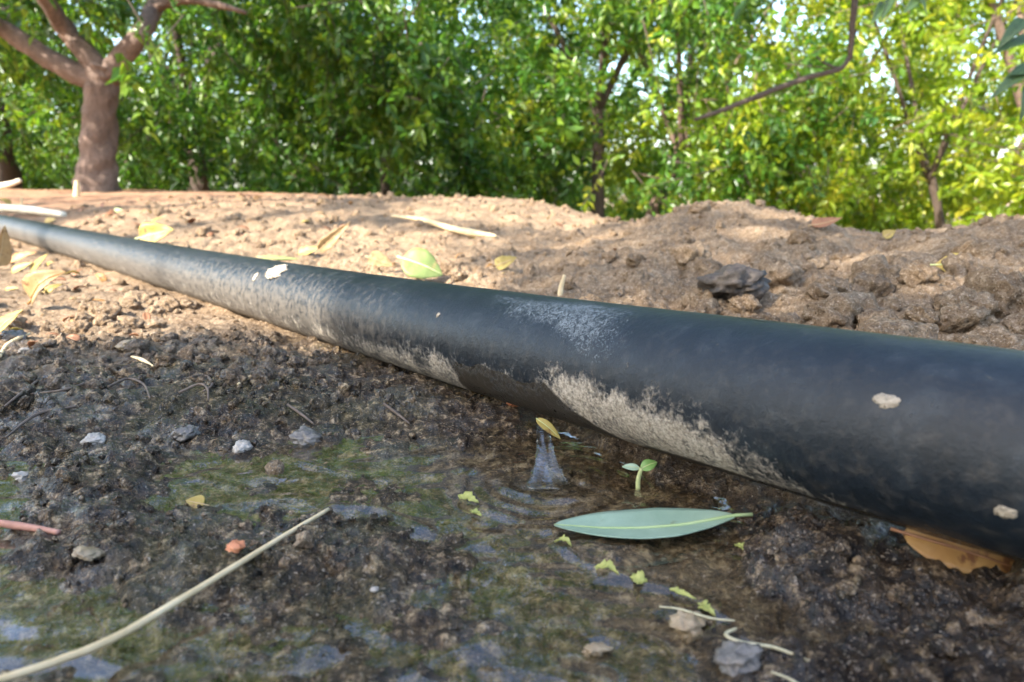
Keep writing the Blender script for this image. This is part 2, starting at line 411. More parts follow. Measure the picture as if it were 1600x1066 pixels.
def bark_material(name, a, b):
    m = NM(name); co = m.coord('Object')
    mp = m.n('Mapping'); m.t.links.new(co, mp.inputs[0]); mp.inputs['Scale'].default_value = (1, 1, .35)
    n = m.noise(17, mp.outputs[0], 7, .75, 1.2); n2 = m.noise(70, co, 4, .6)
    c = m.ramp(n, [(.3, a), (.65, b)]); c = m.mix(.3, c, m.ramp(n2, [(.3, a), (.7, b)]))
    return m.set(Base_Color=c, Roughness=.85, Normal=m.bump(m.math('ADD', n, m.math('MULTIPLY', n2, .3)), .02, .8))
M_BARK = bark_material('almond_bark', (.045, .029, .021), (.25, .165, .125))
M_BARK_DARK = bark_material('dark_bark', (.035, .024, .018), (.10, .07, .05))

# ------------------------------------------------------------------ ground
def build_ground():  # fine rows near the pipe, coarse ones out to the horizon
    rr = np.concatenate([np.linspace(.004, .055, 14), np.exp(np.arange(math.log(.058), math.log(1.6), .0062))])
    rr = np.concatenate([rr, np.geomspace(rr[-1] * 1.02, 420, 120)])
    aa = np.concatenate([np.linspace(-180, -46, 60), np.arange(-41, 41.01, .122), np.linspace(46, 180, 60)[:-1]])
    A, Q = np.meshgrid(np.radians(aa), rr)
    x, y = Q * np.sin(A), Q * np.cos(A)
    dr = np.gradient(rr)[:, None] * np.ones_like(A) * .6
    xf, yf = x.ravel(), y.ravel()
    z = height(xf, yf, dr.ravel())
    V = np.stack([xf, yf, z], 1)
    nr, nc = len(rr), len(aa)
    V = np.vstack([V, [[0, 0, z[:nc].mean()]]])
    F = grid_faces(nr, nc, True)
    me = mesh_np('ground', V, F)
    X, Y = V[:, 0], V[:, 1]
    r = np.hypot(X, Y)
    W = wetness(X, Y)
    d, _, s = pipe_near(X, Y)
    damp = .10 * (s < 0) * smooth(.02, .16, X) * (1 - smooth(.33, .42, r))
    fattr(me, 'wet', np.maximum(W, damp))
    fattr(me, 'sub', (1 - smooth(-.0006, .0002, V[:, 2])) * W)
    fattr(me, 'tone', np.clip(.3 + .6 * fbm(X / .05, Y / .05, 77, 3) + 1.5 * W * smooth(.015, .05, X), 0, 1.6))  # black mud at the right, with the pipe's shade put into its colour
    fattr(me, 'moss', W * .8 * (1 - smooth(.0, .035, X)))
    fattr(me, 'red', smooth(.8, 2.0, r) * smooth(.0, .3, -X / r + .1) * (.6 + .5 * gnoise(X / .15, Y / .15, 78)))
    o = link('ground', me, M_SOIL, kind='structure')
    return o
build_ground()

# ------------------------------------------------------------------ puddle
DRIP = at_z(852, 757, 0)
def build_water():
    rr = np.concatenate([np.linspace(.03, .06, 8), np.exp(np.arange(math.log(.0605), math.log(.235), .007))]); aa = np.radians(np.concatenate([np.arange(-60, -40, 1.5), np.arange(-40, 40, .3), np.arange(40, 50.1, 1.5)]))
    A, Q = np.meshgrid(aa, rr); x, y = (Q * np.sin(A)).ravel(), (Q * np.cos(A)).ravel()
    d = np.hypot(x - DRIP[0], y - DRIP[1])
    z = .00034 * np.exp(-d / .012) * np.cos((d + .0012 * gnoise(x / .008, y / .008, 93)) / .0036 * 2 * np.pi) * smooth(.002, .006, d)
    z += .00060 * gnoise(x / .010 + 2 * gnoise(x / .03, y / .03, 90), y / .0065 + gnoise(x / .02, y / .02, 94), 91) + .00016 * gnoise(x / .005, y / .004, 92)
    z += .0006 * np.exp(-(d / .005) ** 2)
    for line, amp, wid in (([(518, 795), (560, 793), (600, 800), (640, 818), (674, 836)], .0006, .0008), ([(280, 752), (320, 750), (384, 768)], .0005, .0008), ([(440, 712), (480, 726), (545, 742)], .0004, .0008),
                           ([(880, 745), (930, 760), (985, 778), (1040, 784), (1110, 800)], .0006, .0009), ([(790, 765), (820, 775), (880, 782), (930, 778)], .0005, .0008), ([(860, 830), (900, 870), (980, 905), (1080, 930), (1130, 965)], .0005, .0010)):
        q = spline([at_z(a, b, 0) for a, b in line], 60)
        dd = np.full(x.shape, 9.0)
        for a in q: dd = np.minimum(dd, np.hypot(x - a[0], y - a[1]))
        z += amp * np.exp(-(dd / wid) ** 2)
    pd, _, s = pipe_near(x, y)
    keep = (pd * s > -.006)
    F = grid_faces(len(rr), len(aa)); F = F[keep[F].all(1)]
    me = mesh_np('puddle', np.stack([x, y, z], 1), F)
    return link('puddle_water', me, M_WATER, kind='structure')
build_water()

# ------------------------------------------------------------------ pipe
def build_pipe():
    seg = np.linalg.norm(np.diff(PP, axis=0), axis=1); S = np.concatenate([[0], np.cumsum(seg)])
    s0 = S[np.argmin(np.hypot(PP[:, 0], PP[:, 1]))]
    near = np.interp(np.linspace(0, S[-1], 4000), S, np.hypot(PP[:, 0], PP[:, 1]))
    st = [0.0]
    while st[-1] < S[-1]:
        st.append(st[-1] + 0.0012 * max(1.0, np.interp(st[-1], S, np.hypot(PP[:, 0], PP[:, 1])) / .12))
    st = np.array(st[:-1])
    P = np.stack([np.interp(st, S, PP[:, k]) for k in range(3)], 1)
    T = np.gradient(P, axis=0); T /= np.linalg.norm(T, axis=1, keepdims=True)
    N = np.cross(T, [0, 0, 1.0]); N /= np.linalg.norm(N, axis=1, keepdims=True)      # to the camera's side
    B = np.cross(N, T)
    n = 72; th = np.linspace(0, 2 * np.pi, n + 1)
    C, Sn = np.cos(th), np.sin(th)
    SS, TH = np.meshgrid(st, th, indexing='ij')
    rad = PR * (1 + .006 * gnoise(SS / .02, TH * 1.2, 31) + .003 * gnoise(SS / .006, TH * 3, 32))
    V = P[:, None] + rad[..., None] * (C[None, :, None] * B[:, None] + Sn[None, :, None] * N[:, None])
    me = mesh_np('pipe', V.reshape(-1, 3), grid_faces(len(st), n + 1))
    uvl = me.uv_layers.new(name='UVMap'); vi = np.empty(len(me.loops), np.int32); me.loops.foreach_get('vertex_index', vi)
    uv = np.stack([SS.ravel(), (TH / (2 * np.pi)).ravel()], 1)[vi]; uvl.data.foreach_set('uv', uv.astype(np.float32).ravel())
    deg = np.degrees((TH + np.pi) % (2 * np.pi) - np.pi)                # 0 on top, + toward the camera's side
    q = (deg + 15) / 180
    ucol = CX + FPX * P[:, 0] / np.clip(P[:, 1] * math.cos(PITCH) + (CAM[2] - P[:, 2]) * math.sin(PITCH), .02, 99)
    ucol = np.where(P[:, 1] < .04, 2500, ucol); Ucol = np.repeat(ucol[:, None], n + 1, 1)
    wob = .10 * gnoise(SS / .018, TH * 1.5, 41) + .06 * gnoise(SS / .006, TH * 3, 42)
    edge = np.interp(Ucol, [-50, 300, 560, 700, 800, 930, 1010, 1120, 1220, 1300, 1420, 1700], [.54, .60, .62, .60, .58, .57, .50, .54, .60, .74, .83, .88])
    amt = np.interp(Ucol, [-50, 300, 560, 700, 940, 1180, 1260, 1400, 1700], [.45, .42, .62, .82, 1, .95, .72, .5, .45])
    mud = smooth(-.10, .16, q + wob - edge) * amt * .72
    wetm = smooth(.58, .66, q + wob * .8) * smooth(745, 790, Ucol + 40 * wob * 4) * (1 - smooth(905, 960, Ucol - (q - .65) * 330))
    wetm = np.maximum(wetm, smooth(.80, .92, q) * smooth(950, 1100, Ucol) * .8)
    scuff = .62 * smooth(690, 880, Ucol + 300 * wob) * (1 - smooth(960, 1120, Ucol + 300 * wob)) * smooth(.04, .2, q + wob * .5) * (1 - smooth(.26, .5, q + wob - (Ucol - 900) / 1600))
    scuff = scuff + .10
    streak = (.25 + .75 * smooth(.15, .65, q)) * (1 - .75 * smooth(500, 800, Ucol))
    for nm, a in (('mud', mud), ('wet', wetm), ('scuff', scuff), ('streak', streak)): fattr(me, nm, a.ravel())
    o = link('irrigation_pipe', me, M_PIPE)
    tag(o, 'long black plastic irrigation pipe lying across the soil, mud on its underside', 'pipe')
    return P, N, B, ucol
PIPE_P, PIPE_N, PIPE_B, PIPE_U = build_pipe()
def on_pipe(u, v):
    d = ray(u, v); d /= np.linalg.norm(d)
    best = None
    for k in np.linspace(.05, 1.5, 6000):
        p = CAM + d * k
        i = np.argmin(((PIPE_P - p) ** 2).sum(1))
        if np.linalg.norm(PIPE_P[i] - p) <= PR * 1.002:
            n = p - PIPE_P[i]; T = PIPE_P[min(i + 1, len(PIPE_P) - 1)] - PIPE_P[i - 1]; T /= np.linalg.norm(T); n -= T * (n @ T); n /= np.linalg.norm(n)
            return PIPE_P[i] + (p - PIPE_P[i]) @ T * T + n * PR, n, T
    return None

# ------------------------------------------------------------------ loose soil
def clod_protos(level, count, seed, lump=.35):
    out = []
    for k in range(count):
        bm = bmesh.new(); bmesh.ops.create_icosphere(bm, subdivisions=level, radius=1)
        V = np.array([v.co[:] for v in bm.verts]); F = np.array([[v.index for v in f.verts] for f in bm.faces]); bm.free()
        o = k * 17.3 + seed
        nz = lambda s: (gnoise(V[:, 0] * s + o, V[:, 1] * s + V[:, 2] * s * 1.3, k + seed) + gnoise(V[:, 1] * s - o, V[:, 2] * s + V[:, 0] * s * .7, k + seed + 1))
        V = V * (1 + lump * nz(1.3) + lump * .5 * nz(3.1) + (lump * .34 * nz(6.5) if level > 2 else 0) + (lump * .28 * (.35 - np.abs(nz(12.0))) + lump * .16 * nz(24.0) if level > 3 else 0))[:, None]
        V = V * np.array([1, .75 + .3 * random.random(), .6 + .25 * random.random()])
        out.append((V, F))
    return out
def rot_mats(n, rg):
    q = rg.normal(size=(n, 4)); q /= np.linalg.norm(q, axis=1, keepdims=True); a, b, c, d = q.T
    return np.stack([np.stack([1 - 2 * (c * c + d * d), 2 * (b * c - a * d), 2 * (b * d + a * c)], -1),
                     np.stack([2 * (b * c + a * d), 1 - 2 * (b * b + d * d), 2 * (c * d - a * b)], -1),
                     np.stack([2 * (b * d - a * c), 2 * (c * d + a * b), 1 - 2 * (b * b + c * c)], -1)], -2)
def scatter_polar(n, rg, a0, a1, r0, r1):
    a = np.radians(rg.uniform(a0, a1, n)); r = np.exp(rg.uniform(math.log(r0), math.log(r1), n))
    return r * np.sin(a), r * np.cos(a), r
def crumbs():
    rg = np.random.default_rng(5)
    protos = clod_protos(2, 14, 3, .5)
    x, y, r = scatter_polar(10400, rg, -41, 41, .07, 1.5)
    d, az, s = pipe_near(x, y); zm = macro(x, y)
    front = s > 0
    wanted = np.where(front, .35 + .65 * smooth(-.001, .001, zm), .45)
    wanted = wanted * np.where((x < -.02) & front, 1.0, np.where(front, .35, 1))
    keep = (d > PR * 1.02) & (rg.random(len(x)) < wanted)
    x, y, r, front, zm = x[keep], y[keep], r[keep], front[keep], zm[keep]
    size = r * np.exp(rg.normal(math.log(.0042), .42, len(x))) * np.where(zm < 0, .8, 1)
    size = np.clip(size * np.where(front, 1, .75), .0003, .006)
    z = height(x, y) + size * rg.uniform(-.15, .3, len(x))
    Rm = rot_mats(len(x), rg) * size[:, None, None]
    VV, FF, WW, TT, MM = [], [], [], [], []; off = 0
    wet = np.maximum(wetness(x, y), np.where(front, 0, .1 * smooth(.02, .16, x) * (1 - smooth(.33, .42, r))))
    wet = np.clip(wet - (rg.random(len(x)) < .10) * .55, 0, 1)
    for i in range(len(x)):
        V, F = protos[i % 14]
        VV.append(V @ Rm[i].T + (x[i], y[i], z[i])); FF.append(F + off); off += len(V)
    nV = len(protos[0][0])
    me = mesh_np('soil_crumbs', np.concatenate(VV), np.concatenate(FF), False)
    fattr(me, 'wet', np.repeat(wet, nV)); fattr(me, 'tone', np.repeat(rg.random(len(x)) + 1.1 * wet * front * smooth(.015, .05, x), nV)); fattr(me, 'sub', np.repeat(wet * (z < 0), nV)); fattr(me, 'moss', np.repeat(wet * .5, nV)); fattr(me, 'red', np.zeros(off))  # tone also carries the pipe's shade on the dark right-hand mud
    o = link('soil_crumbs', me, M_SOIL, kind='stuff')
    tag(o, 'loose crumbs of soil and grit strewn over the ground on both sides of the pipe', 'soil crumbs')
crumbs()
CL = clod_protos(4, 12, 40, .42)
def clod(p, size, wet, tone, label, cat='clod', group=None, k=None, mat=None, name='soil_clod', squash=1.0, rz=None):
    V, F = CL[random.randrange(12) if k is None else k]
    me = mesh_np(name, V * size * np.array([1, 1, squash]), F)
    n = len(V); fattr(me, 'wet', np.full(n, wet)); fattr(me, 'tone', np.full(n, tone)); fattr(me, 'moss', np.full(n, 0.0)); fattr(me, 'red', np.zeros(n))
    o = link(name, me, mat or M_CLOD); o.location = p; o.rotation_euler = (random.uniform(-.3, .3), random.uniform(-.3, .3), random.uniform(0, 6.28) if rz is None else rz)
    return tag(o, label, cat, group)
def clods():
    rg = np.random.default_rng(8)
    def field(n, a0, a1, r0, r1, s0, s1, side, wet, tone, label, group, zmin=-1):
        k = 0; tries = 0; placed = []
        while k < n and tries < n * 30:
            tries += 1
            x, y, r = [float(v[0]) for v in scatter_polar(1, rg, a0, a1, r0, r1)]
            d, az, s = pipe_near([x], [y]); size = float(np.exp(rg.uniform(math.log(s0), math.log(s1)))) 
            if s[0] * side < 0 or d[0] < PR + size * 1.15: continue
            if float(macro([x], [y])[0]) < zmin: continue
            if any((x - a) ** 2 + (y - b) ** 2 < (.8 * (size + c)) ** 2 for a, b, c in placed): continue
            placed.append((x, y, size))
            z = float(height(np.array([x]), np.array([y]))[0])
            clod((x, y, z + size * .12), size, float(np.clip(rg.normal(wet, .08), 0, 1)), float(rg.random() * tone), label, 'clod', group); k += 1
    field(46, 13, 38, .19, .40, .004, .011, -1, .14, .8, 'rough grey-brown soil clod heaped behind the near end of the pipe', 'clods heaped behind the near pipe')
    field(26, -6, 16, .24, .60, .003, .008, -1, .1, .5, 'pale dry soil clod on the slope behind the middle of the pipe', 'dry clods behind the pipe')
    field(24, -34, -6, .45, 1.2, .004, .010, -1, .0, .4, 'pale dry soil clod on the sunlit slope behind the far pipe', 'dry clods behind the far pipe')
    field(44, -36, -12, .19, .30, .0016, .0040, 1, .8, .7, 'dark damp soil clod on the bank between far pipe and puddle', 'damp clods on the bank', .0012)
    field(24, -36, -14, .30, .55, .003, .007, 1, .05, .4, 'sunlit tan soil clod in front of the far pipe', 'sunlit clods by the far pipe')
    field(9, 20, 36, .085, .125, .0007, .0018, 1, 1.0, .6, 'glossy black wet clod on the mud under the near end of the pipe', 'wet clods under the near pipe', .001)
clods()

# ------------------------------------------------------------------ trees
def leaf_cloud(twigs, per, rg, length, width, droop=.35):
    """almond leaves set along short twigs; twigs: (n,6) start point + direction*length"""
    n = len(twigs); t = np.repeat(twigs, per, 0)
    s = np.tile((np.arange(per) + .5) / per, n) + rg.uniform(-.04, .04, n * per)
    p = t[:, :3] + t[:, 3:] * s[:, None]
    ax = t[:, 3:] / np.linalg.norm(t[:, 3:], axis=1, keepdims=True)
    rnd = rg.normal(size=(n * per, 3)); side = np.cross(ax, rnd); side /= np.linalg.norm(side, axis=1, keepdims=True)
    d = ax * rg.uniform(.2, .9, n * per)[:, None] + side; d[:, 2] -= droop; d /= np.linalg.norm(d, axis=1, keepdims=True)
    up = rg.normal(size=(n * per, 3)) * .8 + np.array([0, 0, .8]); up -= d * (up * d).sum(1, keepdims=True); up /= np.linalg.norm(up, axis=1, keepdims=True)
    sd = np.cross(d, up)
    sc_ = np.repeat(rg.uniform(.7, 1.45, n), per)[:, None]; L = sc_ * length * rg.uniform(.6, 1.25, n * per)[:, None]; Wd = sc_ * width * rg.uniform(.75, 1.25, n * per)[:, None]
    v0 = p + d * L * .06; v1 = p + d * L * .5 + sd * Wd * .5 + up * Wd * .22; v2 = p + d * L - up * L * .10; v3 = p + d * L * .5 - sd * Wd * .5 + up * Wd * .22
    V = np.stack([v0, v1, v2, v3], 1).reshape(-1, 3); b = np.arange(n * per)[:, None] * 4
    return V, np.concatenate([b + [0, 1, 2], b + [0, 2, 3]], 0)
def foliage(root, twigs, per, rg, mat, length=.068, width=.026, keepf=None):
    V, F = leaf_cloud(twigs, per, rg, length, width)   # 
    n = len(V) // 4
    if keepf is not None:
        k = keepf(V.reshape(-1, 4, 3).mean(1)); V = V.reshape(-1, 4, 3)[k].reshape(-1, 3); n = int(k.sum())
        b = np.arange(n)[:, None] * 4; F = np.concatenate([b + [0, 1, 2], b + [0, 2, 3]], 0)
    me = mesh_np('leaves', V, F)
    clump = np.repeat(rg.random(len(twigs)), per)
    if keepf is not None: clump = clump[k]
    fattr(me, 'tint', np.repeat(np.clip(.65 * clump + .45 * rg.random(n) - .05, 0, 1), 4))
    return child('leaves', me, mat, root, 'stuff')
def twig_set(centres, radii, n, rg, length=.28, droop=.25, hollow=.55, zmin=.03):
    """twigs spread through the outer part of a few ellipsoids"""
    out = []
    m = len(centres); share = np.array([r[0] * r[1] * r[2] for r in radii]) ** .45; share = share / share.sum()  # leafier per volume in the small clumps
    for c, r, f in zip(centres, radii, share):
        k = max(3, int(n * f)); nb = max(2, int(k / 34))
        bd = rg.normal(size=(nb, 3)); bd /= np.linalg.norm(bd, axis=1, keepdims=True); bd *= ((hollow + (1 - hollow) * rg.random(nb)) ** .8)[:, None]
        dirs = rg.normal(size=(k, 3)); dirs /= np.linalg.norm(dirs, axis=1, keepdims=True)
        rad = (hollow + (1 - hollow) * rg.random(k)) ** .8
        w = rg.integers(0, nb, k); loose = rg.random(k) < .16
        p = np.array(c) + np.where(loose[:, None], dirs * rad[:, None], bd[w]) * np.array(r) + np.where(loose[:, None], 0, rg.normal(size=(k, 3)) * .115)
        dirs = np.where(loose[:, None], dirs, bd[w] + .6 * dirs)
        d = dirs * .8 + rg.normal(size=(k, 3)) * .55; d[:, 2] -= droop; d /= np.linalg.norm(d, axis=1, keepdims=True)
        out.append(np.hstack([p, d * length * rg.uniform(.6, 1.3, k)[:, None]]))
    t = np.concatenate(out); return t[t[:, 2] > zmin]
def ground_z(x, y): return float(height(np.array([x]), np.array([y]))[0])
def branch(name, pts, rad, root, mat, seed, seg=10, n=16):
    return child(name, tube_mesh(name, spline(pts, n), rad, seg=seg, rough=.34, seed=seed), mat, root)
def twig_wood(root, twigs, rg, mat, r=.0035, share=.2):
    t = twigs[rg.random(len(twigs)) < share]; V, F = [], []; off = 0
    for a in t:
        p0 = a[:3] - a[3:] * .5; p1 = a[:3] + a[3:]
        v, f = tube([p0, (p0 + p1) / 2 + rg.normal(size=3) * .015, p1], [r, r * .8, r * .4], seg=4)
        V.append(v); F.append(f + off); off += len(v)
    me = mesh_np('twigs', np.concatenate(V), np.concatenate(F)); return child('twigs', me, mat, root, 'stuff')
def random_tree(x, y, label, rg, trunk_r=.07, fork=.7, tilt=(0, 0), height_=3.6, spread=1.4, ntw=1710, per=14, skirt=1.0, fm=None, bm_=None, group='orchard trees', seed=1, length=.068, keepf=None, limbs=4):
    z0 = ground_z(x, y) - .03
    root = empty('almond_tree', (x, y, z0)); tag(root, label, 'tree', group)
    top = np.array([x + tilt[0], y + tilt[1], z0 + fork])
    bm_ = bm_ or M_BARK_DARK
    branch('trunk', [(x, y, z0), (x + tilt[0] * .4, y + tilt[1] * .4, z0 + fork * .5), top], [trunk_r * 1.25, trunk_r, trunk_r * .95], root, bm_, seed, 12)
    cs, rs = [], []
    for k in range(limbs):
        a = 2 * math.pi * (k + rg.uniform(-.25, .25)) / limbs
        e = top + np.array([math.cos(a) * spread * .7, math.sin(a) * spread * .7, (height_ - fork) * rg.uniform(.5, .75)])
        m = top + (e - top) * .45 + np.array([0, 0, -.05 + .1 * rg.random()])
        branch('limb', [top - (0, 0, .06), m, e], [trunk_r * .68, trunk_r * .42, trunk_r * .16], root, bm_, seed + k + 1, 8)
        cs.append(e); rs.append((spread * .62, spread * .62, (height_ - fork) * .36))
        b = e + np.array([math.cos(a) * spread * .35, math.sin(a) * spread * .35, -(height_ - fork) * .42])
        cs.append(b); rs.append((spread * .5, spread * .5, (height_ - fork) * .42))
        if skirt > 0:
            for q in (0, 1):
                aq = a + q * math.pi / limbs; cs.append(np.array([x + math.cos(aq) * spread * .8, y + math.sin(aq) * spread * .8, z0 + .5 + .35 * q])); rs.append((spread * .6, spread * .5, (.5 + .2 * q) * skirt))
    cs.append(top + (0, 0, (height_ - fork) * .75)); rs.append((spread * .6, spread * .6, (height_ - fork) * .3))
    tw = twig_set(cs, rs, ntw, rg, zmin=z0 + .05)
    foliage(root, tw, per, rg, fm or M_FOL, length=length, width=length * .38, keepf=keepf); twig_wood(root, tw, rg, bm_)
    return root

rt = np.random.default_rng(21)
# ground patches to be sunlit; leaves of the added shade trees are cut away for them
LIT = [(-.20, .48, .17, .28), (-.42, .85, .25, .35), (.05, 1.0, .22, .30), (-.10, .30, .05, .06), (-1.3, 2.6, .5, .7), (.20, .52, .05, .06), (-.6, 1.6, .35, .35)]
def shade_keep(p):
    g = p - SUN[None] * ((p[:, 2] - .02) / SUN[2])[:, None]
    k = np.ones(len(p), bool)
    jx = .05 * gnoise(g[:, 0] / .09, g[:, 1] / .09, 71); jy = .05 * gnoise(g[:, 0] / .09, g[:, 1] / .09, 72)
    for cx, cy, rx, ry in LIT:
        k &= ((g[:, 0] + jx - cx) / rx) ** 2 + ((g[:, 1] + jy - cy) / ry) ** 2 > 1
    k &= ~((g[:, 1] > 1.3) & (rt.random(len(p)) < .8))
    return k

# the thick-trunked tree at the left
def left_tree():
    y = 3.6; D = lambda u, v, dy=0: at_depth(u, v, y + dy)
    b = D(151, 302); b[2] = ground_z(b[0], b[1]) - .02
    root = empty('almond_tree', b)
    tag(root, 'tree with a thick pinkish-brown trunk forking into three limbs, at the left', 'tree', 'orchard trees')
    branch('trunk', [b, D(152, 250), D(156, 180), D(160, 128), D(166, 104)], [.104, .080, .072, .074, .070], root, M_BARK, 3, 22, 36)
    branch('limb', [D(158, 128), D(105, 108), D(55, 78), D(0, 42), D(-80, -5, -.2), D(-200, -90, -.5)], [.054, .046, .044, .040, .036, .026], root, M_BARK, 5, 14, 26)
    branch('limb', [D(164, 120), D(132, 82), D(105, 50), D(72, 0, -.1), D(30, -70, -.2), D(-30, -200, -.3)], [.056, .046, .042, .038, .034, .026], root, M_BARK, 7, 14, 26)
    branch('limb', [D(168, 120), D(197, 82), D(222, 50), D(240, 15, .2), D(258, -40, .3), D(300, -170, .4)], [.058, .046, .042, .038, .034, .026], root, M_BARK, 9, 14, 26)
    branch('limb', [D(238, 12, .2), D(290, 0, .1), D(340, 8), D(385, 20)], [.028, .02, .016, .009], root, M_BARK, 11, 8, 14)
    cs = [D(250, -200, .3), D(-100, -200, 0), D(480, -40, .7), D(430, 110, 1.4), D(560, 60, .9), D(330, 40, .9), D(640, 90, .4), D(20, 60, .9), D(250, 190, 1.7), D(216, 26, -.35), (-2.95, 2.9, 1.55), (-2.75, 2.75, 1.05), (-3.3, 3.3, 1.9), (-.9, 2.3, 1.15), (-.2, 2.0, 1.15), (.5, 2.1, 1.2), (.1, 1.8, 1.75), (-1.2, 2.4, 1.7), (1.0, 2.2, 1.55), (-.5, 1.9, 1.45), (.4, 1.9, 1.5)]  # bare coordinates: clumps added out of view to shade the trunk and darken reflections
    rs = [(1.1, .9, .6), (1.0, .9, .7), (.6, .5, .4), (.5, .4, .4), (.4, .4, .3), (.4, .3, .35), (.25, .3, .22), (.5, .35, .45), (.6, .4, .35), (.08, .08, .05), (.42, .35, .35), (.25, .25, .22), (.5, .4, .35), (.5, .4, .32), (.5, .4, .3), (.5, .4, .3), (.6, .4, .35), (.6, .4, .4), (.5, .4, .35), (.5, .4, .3), (.5, .4, .3)]
    branch('limb', [D(-30, -200, -.3), (-1.7, 2.8, 2.0), (-.8, 2.2, 1.7), (.1, 1.9, 1.6), (.9, 2.1, 1.55)], [.03, .026, .02, .014, .006], root, M_BARK, 13, 8, 16)  # limb added out of view to carry the clumps that the puddle reflects
    tw = np.concatenate([twig_set(cs[:13], rs[:13], 1600, rt, length=.24, droop=.55, hollow=.2), twig_set(cs[13:], rs[13:], 560, rt, length=.24, droop=.2, hollow=.1)])
    foliage(root, tw, 13, rt, M_FOL, length=.068, width=.025); twig_wood(root, tw, rt, M_BARK_DARK)
left_tree()

def px(u, y): return (u - CX) / FPX * y * 1.02
specs = [
 # u, y, label, kwargs
 (36, 6.2, 'dark-trunked tree in deep shade beyond the thick trunk at the left edge', dict(trunk_r=.11, fork=.9, ntw=1520, seed=31)),
 (330, 6.6, 'dense dark green tree right behind the thick-trunked tree', dict(trunk_r=.07, fork=.6, ntw=1900, seed=32)),
 (610, 6.0, 'dark leafy tree left of the centre, its branches hanging down to the ground', dict(trunk_r=.035, fork=.6, ntw=2090, seed=33)),
 (930, 5.6, 'tree with a slim dark upright trunk right of the centre', dict(trunk_r=.042, fork=.85, tilt=(-.02, 0), ntw=1178, spread=1.25, seed=34, skirt=.35)),
 (1004, 6.4, 'tree with a thin reddish trunk leaning right, behind the dip in the bank', dict(trunk_r=.05, fork=.6, tilt=(.28, 0), ntw=1064, spread=1.3, seed=35, fm='y', bm='l', skirt=.4)),
 (1455, 5.2, 'tree with a thin dark curved stem leaning left, below the bright right-hand foliage', dict(trunk_r=.028, fork=.5, tilt=(-.14, 0), ntw=1178, spread=1.15, seed=36, fm='y', height_=3.2)),
 (1610, 5.0, 'tree with a pale leaning trunk at the right edge', dict(trunk_r=.055, fork=.75, tilt=(-.16, 0), ntw=1064, spread=1.2, seed=37, fm='y', bm='l')),
 (1230, 7.2, 'sunlit yellow-green tree behind the bare drooping branch', dict(trunk_r=.05, fork=.6, ntw=1444, spread=1.5, seed=38, fm='y', height_=3.5)),
 (130, 10.5, 'far shaded tree at the left, filling the gap beyond the dark trunk', dict(trunk_r=.09, ntw=1520, spread=2.0, height_=4.6, seed=39, length=.085)),
 (520, 10.5, 'far dark tree behind the leafy trees left of the centre', dict(trunk_r=.09, ntw=1520, spread=2.0, height_=4.6, seed=40, length=.085)),
 (860, 10.8, 'far green tree behind the slim upright trunk', dict(trunk_r=.09, ntw=1178, spread=1.9, height_=3.7, seed=41, length=.085)),
 (1180, 11.2, 'far green tree low behind the sunlit right-hand trees', dict(trunk_r=.09, ntw=1216, spread=2.0, height_=3.6, seed=42, length=.085, fm='y')),
 (1520, 10.8, 'far pale green tree at the right, behind the leaning pale trunk', dict(trunk_r=.09, ntw=1216, spread=2.0, height_=3.7, seed=43, length=.085, fm='y')),
 (230, 8.8, 'shaded tree between the thick-trunked tree and the dense tree behind it', dict(trunk_r=.07, fork=.6, ntw=1000, spread=1.7, seed=81, skirt=1.2)),
 (-70, 8.2, 'shaded tree at the extreme left edge beyond the dark trunk', dict(trunk_r=.07, fork=.6, ntw=1100, spread=1.7, seed=82, skirt=1.2)),
 (560, 8.6, 'shaded tree standing between the dense dark tree and the centre', dict(trunk_r=.07, fork=.6, ntw=1000, spread=1.7, seed=83, skirt=1.2)),
 (610, 11.8, 'far shaded tree in the gap left of the centre', dict(trunk_r=.08, fork=.6, ntw=900, spread=2.0, seed=84, skirt=1.4, length=.09)),
 (60, 15, 'farthest left tree, dim behind the shaded trunks', dict(trunk_r=.1, ntw=700, spread=2.6, height_=5, seed=44, length=.12)),
 (420, 15.5, 'farthest tree seen between the two dark leafy trees left of the centre', dict(trunk_r=.1, ntw=1000, spread=2.6, height_=5, seed=45, length=.12)),
 (760, 15, 'farthest tree in the middle, between the dark leafy tree and the slim trunk', dict(trunk_r=.1, ntw=1000, spread=2.6, height_=4.6, seed=46, length=.12)),
 (1080, 15.5, 'farthest tree right of the slim trunk, sky above it', dict(trunk_r=.1, ntw=900, spread=2.6, height_=4.2, seed=47, length=.12)),
 (1400, 15, 'farthest tree at the right, behind the thin curved stem', dict(trunk_r=.1, ntw=900, spread=2.6, height_=4.2, seed=48, length=.12)),
]
for u, y, lab, kw in specs:
    kw = dict(kw); kw['fm'] = M_FOL_YEL if kw.pop('fm', None) else M_FOL; kw['bm_'] = M_BARK if kw.pop('bm', None) else M_BARK_DARK
    random_tree(px(u, y), y, lab, rt, **kw)

